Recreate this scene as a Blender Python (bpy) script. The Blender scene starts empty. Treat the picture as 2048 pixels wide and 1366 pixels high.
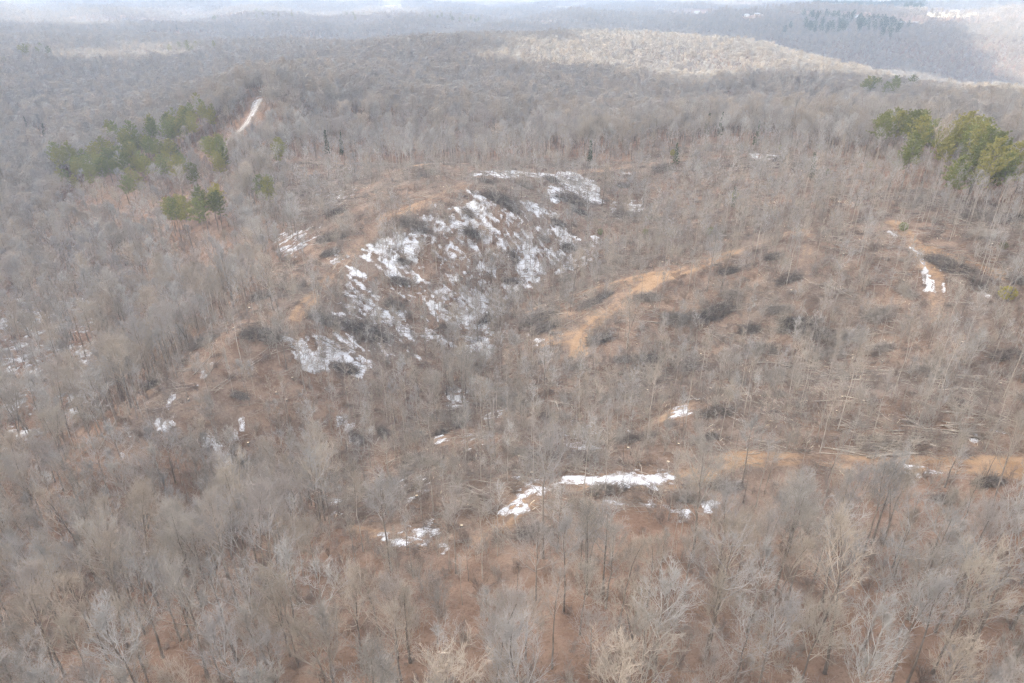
import bpy, math, random, time
import numpy as np
from mathutils import Vector, Matrix, Euler

T0 = time.time()
rng = np.random.default_rng(7)
random.seed(7)
SC = bpy.context.scene
COL = SC.collection
R = math.radians
HAZE, HAZE_COL, EXPOSURE, SUN_ANGLE, CLOUD, DENOISE, SUN, SKY = 2.4e-4, (.62, .78, 1.0, 1), 1.28, 2.0, .63, True, 5.0, .12
GAPS = [(1060,145,60),(1150,128,85),(1250,115,95),(1340,110,100),(1430,112,100),(1500,122,90),(1300,176,48),(1370,184,50),(1450,170,62),(1590,142,95),(1680,158,88),(1780,176,80),(1880,192,76),(1970,207,74),(2046,217,76),
        (2000,90,70),(2046,120,90),(2044,165,60),(1905,34,70),(2046,60,90),(190,128,80),(260,124,70),(120,55,110)]

# ------------------------------------------------------------------ camera
CAM_H, PITCH, FPX = 80.0, R(27.7), 1365.0
cd = bpy.data.cameras.new('camera'); cam = bpy.data.objects.new('camera', cd); COL.objects.link(cam)
cd.sensor_width = 36.0; cd.lens = 36.0 * FPX / 2048.0
cd.clip_start = 1.0; cd.clip_end = 30000.0
cam.location = (0, 0, CAM_H); cam.rotation_euler = (math.pi/2 - PITCH, 0, 0)
SC.camera = cam
SP, CP = math.sin(PITCH), math.cos(PITCH)

def ray(u, v):
    a = (u - 1024.0)/FPX; b = (683.0 - v)/FPX
    d = np.array([a, CP + b*SP, -SP + b*CP])
    return d

def project(p):
    p = np.atleast_2d(p).astype(float)
    q = p - np.array([0, 0, CAM_H])
    dep = q[:, 1]*CP - q[:, 2]*SP
    up = q[:, 1]*SP + q[:, 2]*CP
    dep_ = np.where(dep > 0.5, dep, 0.5)
    return np.stack([1024 + FPX*q[:, 0]/dep_, 683 - FPX*up/dep_, dep], 1)

# ------------------------------------------------------------------ noise
def _hash(ix, iy, seed):
    h = (ix.astype(np.int64)*374761393 + iy.astype(np.int64)*668265263 + seed*1442695041) & 0x7fffffff
    h = ((h ^ (h >> 13))*1274126177) & 0x7fffffff
    h = (h ^ (h >> 16)) & 0xffffff
    return h/float(0xffffff)*2 - 1

def vnoise(x, y, wl, seed=0):
    x = np.asarray(x, float)/wl + 1000.37*(seed % 7 + 1); y = np.asarray(y, float)/wl + 731.11*(seed % 5 + 1)
    ix, iy = np.floor(x), np.floor(y); fx, fy = x-ix, y-iy
    fx = fx*fx*fx*(fx*(fx*6-15)+10); fy = fy*fy*fy*(fy*(fy*6-15)+10)
    a = _hash(ix, iy, seed); b = _hash(ix+1, iy, seed); c = _hash(ix, iy+1, seed); d = _hash(ix+1, iy+1, seed)
    return (a*(1-fx)+b*fx)*(1-fy) + (c*(1-fx)+d*fx)*fy

def fbm(x, y, wl, oct=3, seed=0):
    s = 0; amp = 1.0
    for i in range(oct):
        s = s + amp*vnoise(x, y, wl/2**i, seed+i*17); amp *= 0.5
    return s

def sstep(a, b, x):
    t = np.clip((x-a)/(b-a), 0, 1); return t*t*(3-2*t)

# ------------------------------------------------------------------ terrain: spot heights, in photo pixels with the ground's elevation there
SPOT = [  # u, v, z
 (1024,1366,6),(1500,1366,7),(2048,1366,9),(500,1366,0),(0,1366,-10),(1800,1200,7),(300,1200,-12),(0,1200,-24),
 (1024,1100,3),(850,1080,-3),(600,1080,-11),(1400,1050,3),(1150,965,0),(1300,958,1),(1450,930,1),(1700,925,3),(2048,930,6),
 # the stream hollow
 (250,1060,-31),(480,940,-29),(710,880,-28),(920,805,-28),(960,700,-26),(1000,600,-22),(1130,520,-16),(1260,420,-8),
 (0,1080,-36),
 # the cleared spur, along its spine
 (850,330,7),(960,338,6),(700,480,0),(600,600,-5),(430,760,-11),(190,920,-20),(780,430,4),
 (1060,345,5),(1180,345,2),
 # spur side under the snow
 (800,540,-8),(900,480,-3),(900,600,-17),(700,640,-12),(640,720,-14),(1000,430,1),(1100,420,-2),
 # spur's other side
 (560,470,-10),(480,560,-16),(640,400,-6),(400,640,-18),(300,760,-24),(150,860,-30),
 # valley
 (70,680,-37),(200,680,-34),(0,800,-38),(30,480,-41),(200,500,-36),(330,520,-29),(400,420,-20),(0,560,-40),
 # right hill and its spurs
 (1160,690,-17),(1180,640,-13),(1300,560,-5),(1450,500,3),(1600,450,10),(1800,440,14),(1850,380,16),(2048,420,18),(1900,330,16),
 (1060,640,-19),(1100,760,-19),(1400,680,-13),(1650,680,-7),(1600,600,1),(1870,560,9),(1880,620,6),(2048,560,12),(2048,700,8),
 (1400,800,-7),(1550,790,-4),(1700,770,-2),(1900,800,5),(2048,830,7),(1250,880,-13),(1150,880,-10),(1350,825,-7),(1000,880,-11),(1000,960,-4),
 (1330,310,7),(1520,310,9),(1700,330,13),(1350,420,-2),(1450,400,3),
 # behind the spur
 (440,310,-9),(466,272,-2),(490,250,4),(522,192,16),(560,200,16),(420,210,4),(480,200,13),(180,330,-26),(270,300,-17),(400,240,-3),(560,300,-5),(540,325,-4),(620,230,6),
]
WORLD = [  # x, y, z
 (0,30,9),(60,30,10),(-60,30,2),(0,-10,10),(200,60,12),(-150,60,-24),(-200,120,-40),(150,-40,12),(-150,-40,-10),(260,160,14),
 (-30,375,-9),(-60,470,2),(-160,620,4),(-110,540,3),(120,400,4),(230,380,8),(330,330,14),(-300,380,-42),(-420,300,-34),(420,300,10),
 (-330,760,-32),(-520,620,-28),(-100,700,-8),(60,560,-10),(250,520,-6),(420,480,-14),
 # first wooded ridges
 (-650,1000,-8),(-350,1050,-4),(-150,820,-8),(0,900,4),(150,760,-16),(130,690,-10),(250,660,-4),(190,1000,-2),(300,960,-3),(330,890,-9),(360,830,-14),(384,770,-20),(417,690,-22),(442,620,-27),(500,560,-30),(430,930,-45),(500,800,-60),(560,700,-70),(620,620,-70),(700,560,-80),(340,640,-16),(380,560,-10),
 (320,740,-24),(240,860,-34),(260,800,-30),
 
 # the gorge on that side
 (560,1000,-95),(700,900,-105),(820,800,-110),(450,1250,-80),(900,1000,-110),(300,1350,-55),
 (700,1250,-85),(1000,1300,-75),(1100,900,-90),
 # far plateau
 (600,1700,-24),(900,1650,-14),(1250,1600,-4),(300,1800,-34),(0,1500,-34),(-300,1500,-40),(-700,1500,-24),(-100,2000,-34),(-1000,1400,-16),(1500,1300,-12),
 (600,2200,-26),(1200,2200,-16),(0,2600,-34),(-800,2200,-22),(-1600,2000,-10),(1800,2200,-10),
 (0,3400,-30),(1200,3400,-20),(-1400,3400,-20),(2600,3200,-15),(-2600,3000,-15),(0,5000,-30),(3000,5000,-20),(-3000,5000,-20),(0,8000,-20),(5000,8000,-20),(-5000,8000,-20),
]
def _q(x, y):
    Y = y + 110.0; Rr = np.hypot(x, Y)
    return np.stack([np.arctan2(x, Y)*1.6, np.log(np.maximum(Rr, 20.0))*1.5], -1)

def _fit():
    pts = []
    for u, v, z in SPOT:
        d = ray(u, v); t = (z - CAM_H)/d[2]; pts.append((d[0]*t, d[1]*t, z))
    P = np.array(pts + WORLD, float)
    q = _q(P[:, 0], P[:, 1]); n = len(P)
    r2 = ((q[:, None]-q[None])**2).sum(-1)
    K = 0.5*r2*np.log(r2 + 1e-12) + np.eye(n)*2e-4
    A = np.zeros((n+3, n+3)); A[:n, :n] = K; A[:n, n] = 1; A[:n, n+1:] = q; A[n, :n] = 1; A[n+1:, :n] = q.T
    w = np.linalg.solve(A, np.concatenate([P[:, 2], np.zeros(3)]))
    return q, w
QC, QW = _fit()

def ground(x, y):
    x = np.asarray(x, float); y = np.asarray(y, float); shp = x.shape
    x = x.ravel(); y = y.ravel(); out = np.empty(x.size)
    for i in range(0, x.size, 40000):
        xs, ys = x[i:i+40000], y[i:i+40000]
        q = _q(xs, ys)
        r2 = (q[:, 0:1]-QC[None, :, 0])**2 + (q[:, 1:2]-QC[None, :, 1])**2
        K = 0.5*r2*np.log(r2+1e-12)
        n = len(QC)
        z = K@QW[:n] + QW[n] + q@QW[n+1:]
        r = np.hypot(xs, ys)
        far = sstep(330, 700, r)
        z = z + fbm(xs, ys, 45, 3, 3)*1.1*(1-0.3*far) + vnoise(xs, ys, 9, 11)*0.22
        cal = 1-.8*np.exp(-((xs+190)**2+(ys-470)**2)/170**2) - .75*np.exp(-((xs-400)**2+(ys-700)**2)/190**2) - .7*np.exp(-((xs-200)**2+(ys-830)**2)/170**2)
        cal = np.clip(cal, .15, 1)
        z = z + cal*far*(fbm(xs, ys, 230, 3, 23)*19.0)*(0.55 + 0.45*sstep(1000, 1600, r))
        z = z + sstep(1200, 2200, r)*fbm(xs, ys, 700, 2, 41)*12
        out[i:i+40000] = z
    return out.reshape(shp)

def hit(u, v, tmax=6000.0):
    """Where the sight line through a pixel of the photo meets the ground."""
    d = ray(u, v); d = d/np.linalg.norm(d)
    t = 30*np.exp(np.linspace(0, math.log(tmax/30), 700))
    p = np.array([0, 0, CAM_H]) + d[None]*t[:, None]
    f = p[:, 2] - ground(p[:, 0], p[:, 1])
    k = np.nonzero(f < 0)[0]
    if len(k) == 0: k = np.array([len(t)-1])
    k = max(int(k[0]), 1)
    ts = np.linspace(t[k-1], t[k], 40)
    p = np.array([0, 0, CAM_H]) + d[None]*ts[:, None]
    f = p[:, 2] - ground(p[:, 0], p[:, 1]); j = np.nonzero(f < 0)[0]
    j = int(j[0]) if len(j) else 39
    return p[j]

_hc = {}
def at(u, v):
    if (u, v) not in _hc:
        p = hit(u, v); _hc[(u, v)] = (float(p[0]), float(p[1]))
    return _hc[(u, v)]
def path(pts): return np.array([at(u, v) for u, v in pts])

def poly_sd(x, y, P):
    """Signed distance (negative inside) of points to a closed polygon."""
    d = np.full(x.shape, 1e9); inside = np.zeros(x.shape, bool); n = len(P)
    for i in range(n):
        a, b = P[i], P[(i+1) % n]; e = b-a; L = e@e + 1e-9
        t = np.clip(((x-a[0])*e[0] + (y-a[1])*e[1])/L, 0, 1)
        d = np.minimum(d, np.hypot(x-a[0]-t*e[0], y-a[1]-t*e[1]))
        c = ((a[1] > y) != (b[1] > y)) & (x < (b[0]-a[0])*(y-a[1])/((b[1]-a[1]) if abs(b[1]-a[1]) > 1e-9 else 1e-9) + a[0])
        inside ^= c
    return np.where(inside, -d, d)

def line_d(x, y, P):
    d = np.full(x.shape, 1e9)
    for i in range(len(P)-1):
        a, b = P[i], P[i+1]; e = b-a; L = e@e + 1e-9
        t = np.clip(((x-a[0])*e[0] + (y-a[1])*e[1])/L, 0, 1)
        d = np.minimum(d, np.hypot(x-a[0]-t*e[0], y-a[1]-t*e[1]))
    return d

def smooth_line(P, step=2.0):
    P = np.asarray(P, float)
    out = []
    n = len(P)
    for i in range(n-1):
        p0, p1, p2, p3 = P[max(i-1, 0)], P[i], P[i+1], P[min(i+2, n-1)]
        m = max(2, int(np.linalg.norm(p2-p1)/step))
        for k in range(m):
            t = k/m
            out.append(0.5*((2*p1)+(-p0+p2)*t+(2*p0-5*p1+4*p2-p3)*t*t+(-p0+3*p1-3*p2+p3)*t**3))
    out.append(P[-1])
    return np.array(out)

# ------------------------------------------------------------------ materials
def new_mat(name):
    m = bpy.data.materials.new(name); m.use_nodes = True
    nt = m.node_tree; nt.nodes.clear()
    o = nt.nodes.new('ShaderNodeOutputMaterial'); b = nt.nodes.new('ShaderNodeBsdfPrincipled')
    nt.links.new(b.outputs[0], o.inputs[0])
    b.inputs['Roughness'].default_value = 0.9
    b.inputs['Specular IOR Level'].default_value = 0.15
    return m, nt, b

def noise_node(nt, scale, detail=3, rough=0.6, vec=None):
    n = nt.nodes.new('ShaderNodeTexNoise'); n.inputs['Scale'].default_value = scale
    n.inputs['Detail'].default_value = detail; n.inputs['Roughness'].default_value = rough
    if vec is not None: nt.links.new(vec, n.inputs['Vector'])
    return n.outputs['Fac']

def ramp(nt, fac, a, b):
    n = nt.nodes.new('ShaderNodeMapRange'); n.interpolation_type = 'SMOOTHSTEP'
    n.inputs['From Min'].default_value = a; n.inputs['From Max'].default_value = b
    nt.links.new(fac, n.inputs['Value']); return n.outputs[0]

def mix(nt, fac, a, b):
    n = nt.nodes.new('ShaderNodeMix'); n.data_type = 'RGBA'
    for s, v in ((n.inputs[0], fac), (n.inputs[6], a), (n.inputs[7], b)):
        if isinstance(v, (int, float)): s.default_value = v
        elif isinstance(v, tuple): s.default_value = (*v, 1)
        else: nt.links.new(v, s)
    return n.outputs[2]

def math_node(nt, op, a, b=0.0):
    n = nt.nodes.new('ShaderNodeMath'); n.operation = op; n.use_clamp = False
    for s, v in ((n.inputs[0], a), (n.inputs[1], b)):
        if isinstance(v, (int, float)): s.default_value = v
        else: nt.links.new(v, s)
    return n.outputs[0]

def bark_mat(name, a, b, c=None, scale=0.35, vary=0.2):
    """Bark between two tones, each tree a little different from the next."""
    m, nt, bs = new_mat(name)
    oi = nt.nodes.new('ShaderNodeObjectInfo'); tc = nt.nodes.new('ShaderNodeTexCoord')
    n = noise_node(nt, scale, 4, 0.65, tc.outputs['Object'])
    col = mix(nt, ramp(nt, n, 0.35, 0.65), a, b)
    hv = nt.nodes.new('ShaderNodeHueSaturation')
    v = nt.nodes.new('ShaderNodeMapRange'); nt.links.new(oi.outputs['Random'], v.inputs['Value'])
    v.inputs['To Min'].default_value = 1-vary; v.inputs['To Max'].default_value = 1+vary
    nt.links.new(v.outputs[0], hv.inputs['Value']); nt.links.new(col, hv.inputs['Color'])
    col = hv.outputs[0]
    if c is not None:
        r2 = math_node(nt, 'FRACT', math_node(nt, 'MULTIPLY', oi.outputs['Random'], 7.31))
        col = mix(nt, ramp(nt, r2, 0.35, 0.9), col, c)
    nt.links.new(col, bs.inputs['Base Color'])
    return m

MAT = {}
MAT['twig'] = bark_mat('grey_brown_twigs', (0.31,0.282,0.25), (0.40,0.366,0.325), (0.395,0.345,0.285))
MAT['twig_grey'] = bark_mat('pale_grey_twigs', (0.335,0.318,0.298), (0.425,0.405,0.38), (0.34,0.316,0.298))
MAT['twig_tan'] = bark_mat('tan_twigs', (0.355,0.30,0.245), (0.43,0.368,0.302), (0.37,0.33,0.30))
MAT['trunk'] = bark_mat('dark_bark', (0.17,0.142,0.12), (0.28,0.238,0.20))
MAT['trunk_pale'] = bark_mat('pale_bark', (0.30,0.262,0.222), (0.41,0.365,0.318))
MAT['brush'] = bark_mat('dead_brush', (0.115,0.096,0.083), (0.27,0.235,0.205), scale=1.6, vary=0.3)
MAT['brush_grey'] = bark_mat('grey_brush', (0.24,0.21,0.185), (0.38,0.335,0.29), scale=0.9, vary=0.3)
MAT['shrub'] = bark_mat('shrub_twigs', (0.24,0.18,0.145), (0.33,0.265,0.22), (0.30,0.255,0.225))
MAT['log'] = bark_mat('log_bark', (0.24,0.205,0.17), (0.42,0.37,0.31), scale=0.8)
MAT['cut'] = bark_mat('fresh_cut_wood', (0.62,0.50,0.35), (0.72,0.62,0.48), scale=3.0, vary=0.15)
MAT['needle'] = bark_mat('pine_needles', (0.15,0.17,0.055), (0.235,0.24,0.09), (0.29,0.265,0.085), scale=0.5, vary=0.25)
MAT['needle_dark'] = bark_mat('dark_needles', (0.05,0.075,0.035), (0.085,0.11,0.05), scale=0.5, vary=0.25)
MAT['needle_yellow'] = bark_mat('yellowed_needles', (0.30,0.27,0.06), (0.42,0.36,0.08), scale=0.5, vary=0.15)

def snow_mat():
    m, nt, b = new_mat('snow'); tc = nt.nodes.new('ShaderNodeTexCoord')
    n = noise_node(nt, 0.6, 5, 0.65, tc.outputs['Object'])
    av = nt.nodes.new('ShaderNodeAttribute'); av.attribute_name = 'cover'
    c = mix(nt, ramp(nt, n, 0.35, 0.7), (0.64,0.65,0.68), (0.50,0.50,0.51))
    n2 = noise_node(nt, 2.2, 4, 0.7, tc.outputs['Object']); n3 = noise_node(nt, 7.0, 3, 0.7, tc.outputs['Object'])
    th = math_node(nt, 'ADD', av.outputs['Fac'], math_node(nt, 'MULTIPLY', math_node(nt, 'ADD', math_node(nt, 'ADD', n2, n3), -1.0), 1.5))
    nt.links.new(mix(nt, ramp(nt, th, 0.0, 0.4), (0.21,0.165,0.135), c), b.inputs['Base Color'])
    b.inputs['Roughness'].default_value = 0.8
    bp = nt.nodes.new('ShaderNodeBump'); bp.inputs['Strength'].default_value = 0.6; bp.inputs['Distance'].default_value = 0.3
    nt.links.new(noise_node(nt, 1.3, 4, 0.6, tc.outputs['Object']), bp.inputs['Height']); nt.links.new(bp.outputs[0], b.inputs['Normal'])
    return m
MAT['snow'] = snow_mat()

def ground_mat():
    m, nt, b = new_mat('leaf_litter'); tc = nt.nodes.new('ShaderNodeTexCoord'); P = tc.outputs['Object']
    at_ = nt.nodes.new('ShaderNodeAttribute'); at_.attribute_name = 'bare'
    sp = nt.nodes.new('ShaderNodeSeparateColor'); nt.links.new(at_.outputs['Color'], sp.inputs[0])
    n_big = noise_node(nt, 0.035, 4, 0.6, P); n_mid = noise_node(nt, 0.22, 5, 0.65, P); n_fine = noise_node(nt, 1.7, 4, 0.75, P); n_leaf = noise_node(nt, 3.0, 4, 0.8, P)
    litter = mix(nt, ramp(nt, n_mid, 0.35, 0.66), (0.20,0.124,0.086), (0.30,0.203,0.148))
    litter = mix(nt, math_node(nt, 'MULTIPLY', ramp(nt, n_big, 0.42, 0.68), 0.6), litter, (0.26,0.205,0.165))
    litter = mix(nt, math_node(nt, 'MULTIPLY', ramp(nt, n_fine, 0.5, 0.72), 0.6), litter, (0.26,0.205,0.16))
    litter = mix(nt, math_node(nt, 'MULTIPLY', ramp(nt, n_fine, 0.47, 0.28), 0.65), litter, (0.095,0.064,0.048))
    litter = mix(nt, math_node(nt, 'MULTIPLY', ramp(nt, n_leaf, 0.58, 0.75), 0.5), litter, (0.30,0.215,0.15))
    litter = mix(nt, math_node(nt, 'MULTIPLY', ramp(nt, n_leaf, 0.44, 0.28), 0.5), litter, (0.095,0.068,0.052))
    cut = mix(nt, ramp(nt, n_mid, 0.38, 0.62), (0.165,0.107,0.076), (0.26,0.187,0.14))
    cut = mix(nt, math_node(nt, 'MULTIPLY', ramp(nt, n_big, 0.45, 0.65), 0.7), cut, (0.20,0.165,0.138))
    cut = mix(nt, math_node(nt, 'MULTIPLY', ramp(nt, n_fine, 0.5, 0.7), 0.65), cut, (0.30,0.25,0.205))
    cut = mix(nt, math_node(nt, 'MULTIPLY', ramp(nt, n_fine, 0.47, 0.28), 0.65), cut, (0.085,0.062,0.048))
    cut = mix(nt, math_node(nt, 'MULTIPLY', ramp(nt, n_leaf, 0.58, 0.75), 0.55), cut, (0.34,0.28,0.22))
    cut = mix(nt, math_node(nt, 'MULTIPLY', ramp(nt, n_leaf, 0.44, 0.28), 0.55), cut, (0.075,0.058,0.046))
    col = mix(nt, sp.outputs[1], litter, cut)
    dirt = mix(nt, ramp(nt, n_mid, 0.3, 0.7), (0.285,0.178,0.103), (0.40,0.272,0.172))
    dirt = mix(nt, math_node(nt, 'MULTIPLY', ramp(nt, n_fine, 0.5, 0.7), 0.5), dirt, (0.23,0.165,0.12))
    dirt = mix(nt, math_node(nt, 'MULTIPLY', ramp(nt, n_leaf, 0.45, 0.3), 0.4), dirt, (0.15,0.10,0.065))
    dm = math_node(nt, 'ADD', sp.outputs[0], math_node(nt, 'MULTIPLY', math_node(nt, 'ADD', math_node(nt, 'ADD', n_mid, n_fine), -1.0), 0.75))
    col = mix(nt, ramp(nt, dm, 0.25, 0.75), col, dirt)
    dry = mix(nt, ramp(nt, n_mid, 0.3, 0.7), (0.55,0.45,0.32), (0.42,0.36,0.27))
    col = mix(nt, sp.outputs[2], col, dry)
    nt.links.new(col, b.inputs['Base Color'])
    bp = nt.nodes.new('ShaderNodeBump'); bp.inputs['Strength'].default_value = 0.8; bp.inputs['Distance'].default_value = 0.5
    nt.links.new(math_node(nt, 'ADD', n_fine, math_node(nt, 'MULTIPLY', n_leaf, 0.4)), bp.inputs['Height']); nt.links.new(bp.outputs[0], b.inputs['Normal'])
    b.inputs['Roughness'].default_value = 0.95; b.inputs['Specular IOR Level'].default_value = 0.05
    return m
MAT['ground'] = ground_mat()

def plain_mat(name, a, b2, scale=1.0, rough=0.8):
    m, nt, b = new_mat(name); tc = nt.nodes.new('ShaderNodeTexCoord')
    nt.links.new(mix(nt, ramp(nt, noise_node(nt, scale, 4, 0.6, tc.outputs['Object']), 0.35, 0.65), a, b2), b.inputs['Base Color'])
    b.inputs['Roughness'].default_value = rough
    return m
MAT['gravel'] = plain_mat('gravel', (0.34,0.31,0.28), (0.46,0.43,0.40), 0.8)
MAT['dirt'] = plain_mat('orange_dirt', (0.40,0.225,0.10), (0.53,0.34,0.185), 0.5)
MAT['wall'] = plain_mat('white_siding', (0.70,0.69,0.66), (0.78,0.77,0.75), 0.3)
MAT['wall_tan'] = plain_mat('tan_siding', (0.50,0.42,0.33), (0.58,0.50,0.41), 0.3)
MAT['roof'] = plain_mat('grey_roof', (0.34,0.35,0.37), (0.44,0.45,0.47), 0.3)
MAT['roof_dark'] = plain_mat('dark_roof', (0.12,0.12,0.13), (0.18,0.17,0.17), 0.3)
MAT['window'] = plain_mat('window_glass', (0.05,0.06,0.08), (0.08,0.09,0.11), 0.3, 0.15)
MAT['pole'] = plain_mat('weathered_pole', (0.50,0.46,0.40), (0.60,0.56,0.50), 2.0)

# ------------------------------------------------------------------ mesh helpers
def mesh_np(name, V, F4=None, F3=None, mats=(), mi4=None, mi3=None, smooth=True):
    me = bpy.data.meshes.new(name)
    n4 = 0 if F4 is None else len(F4); n3 = 0 if F3 is None else len(F3)
    me.vertices.add(len(V)); me.vertices.foreach_set('co', np.asarray(V, np.float32).ravel())
    loops = np.concatenate([np.asarray(F4, np.int32).ravel() if n4 else np.zeros(0, np.int32), np.asarray(F3, np.int32).ravel() if n3 else np.zeros(0, np.int32)])
    starts = np.concatenate([np.arange(n4)*4, n4*4 + np.arange(n3)*3]).astype(np.int32)
    me.loops.add(len(loops)); me.loops.foreach_set('vertex_index', loops)
    me.polygons.add(n4+n3); me.polygons.foreach_set('loop_start', starts)
    if mi4 is not None or mi3 is not None:
        mi = np.concatenate([np.zeros(n4, np.int32) if mi4 is None else np.asarray(mi4, np.int32), np.zeros(n3, np.int32) if mi3 is None else np.asarray(mi3, np.int32)])
        me.polygons.foreach_set('material_index', mi)
    me.polygons.foreach_set('use_smooth', np.full(n4+n3, smooth))
    for m in mats: me.materials.append(m)
    me.update(calc_edges=True)
    return me

def link(name, me, parent=None):
    o = bpy.data.objects.new(name, me); COL.objects.link(o)
    if parent is not None: o.parent = parent
    return o

def tag(o, label=None, cat=None, group=None, kind=None):
    if label: o['label'] = label
    if cat: o['category'] = cat
    if group: o['group'] = group
    if kind: o['kind'] = kind
    return o

def tubes(L, Rd, sides):
    """Tubes round polylines: L [n,k,3], Rd [n,k]. Returns verts, quads."""
    n, k, _ = L.shape
    T = np.empty_like(L); T[:, 1:-1] = L[:, 2:]-L[:, :-2]; T[:, 0] = L[:, 1]-L[:, 0]; T[:, -1] = L[:, -1]-L[:, -2]
    T /= np.linalg.norm(T, axis=2, keepdims=True)+1e-9
    ref = np.where(np.abs(T[:, :1, 2:3]) > 0.8, np.array([1., 0, 0]), np.array([0, 0, 1.]))
    A = np.cross(T, np.broadcast_to(ref, T.shape)); A /= np.linalg.norm(A, axis=2, keepdims=True)+1e-9
    B = np.cross(T, A)
    an = np.arange(sides)*2*math.pi/sides
    V = L[:, :, None] + Rd[:, :, None, None]*(A[:, :, None]*np.cos(an)[None, None, :, None] + B[:, :, None]*np.sin(an)[None, None, :, None])
    base = (np.arange(n)*k*sides)[:, None, None] + (np.arange(k-1)*sides)[None, :, None]
    j = np.arange(sides)[None, None, :]; j2 = (j+1) % sides
    F = np.stack([base+j, base+j2, base+sides+j2, base+sides+j], -1).reshape(-1, 4)
    return V.reshape(-1, 3), F

class MB:
    def __init__(s): s.V = []; s.F4 = []; s.M4 = []; s.F3 = []; s.M3 = []; s.n = 0
    def add(s, V, F4=None, mi=0, F3=None):
        s.V.append(V)
        if F4 is not None and len(F4): s.F4.append(np.asarray(F4)+s.n); s.M4.append(np.full(len(F4), mi))
        if F3 is not None and len(F3): s.F3.append(np.asarray(F3)+s.n); s.M3.append(np.full(len(F3), mi))
        s.n += len(V); return s
    def arrays(s):
        c = lambda a, w: np.concatenate(a) if a else np.zeros((0, w) if w else 0, int)
        return np.concatenate(s.V), c(s.F4, 4), c(s.F3, 3), c(s.M4, 0), c(s.M3, 0)
    def mesh(s, name, mats, smooth=True):
        V, F4, F3, m4, m3 = s.arrays()
        return mesh_np(name, V, F4, F3, mats, m4, m3, smooth)

def box(mb, lo, hi, mi=0):
    x0, y0, z0 = lo; x1, y1, z1 = hi
    V = np.array([(x0,y0,z0),(x1,y0,z0),(x1,y1,z0),(x0,y1,z0),(x0,y0,z1),(x1,y0,z1),(x1,y1,z1),(x0,y1,z1)], float)
    mb.add(V, [(0,3,2,1),(4,5,6,7),(0,1,5,4),(1,2,6,5),(2,3,7,6),(3,0,4,7)], mi)

# ------------------------------------------------------------------ trees
def unit(v): return v/(np.linalg.norm(v, axis=-1, keepdims=True)+1e-9)

def branch_from(g, PL, idx, t, ang, length, k, up, wob, az=None):
    """Branches leaving parent polylines PL[idx] at fraction t, at an angle from the parent's own direction, bending upwards."""
    n = len(idx); kk = PL.shape[1]
    f = t*(kk-1); i0 = np.minimum(f.astype(int), kk-2); fr = (f-i0)[:, None]
    P0 = PL[idx, i0]; P1 = PL[idx, i0+1]; start = P0*(1-fr)+P1*fr; d = unit(P1-P0)
    rv = g.normal(size=(n, 3))
    if az is not None: rv = np.stack([np.cos(az), np.sin(az), np.zeros(n)], 1)
    perp = unit(rv - (rv*d).sum(1, keepdims=True)*d)
    cur = unit(d*np.cos(ang)[:, None] + perp*np.sin(ang)[:, None])
    out = np.empty((n, k, 3)); out[:, 0] = start
    for j in range(1, k):
        cur = unit(cur + np.array([0, 0, 1.])*up/(k-1) + g.normal(size=(n, 3))*wob)
        out[:, j] = out[:, j-1] + cur*(length/(k-1))[:, None]
    return out

def taper(r0, k, tip=0.35):
    return r0[:, None]*np.linspace(1, tip, k)[None]

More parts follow.
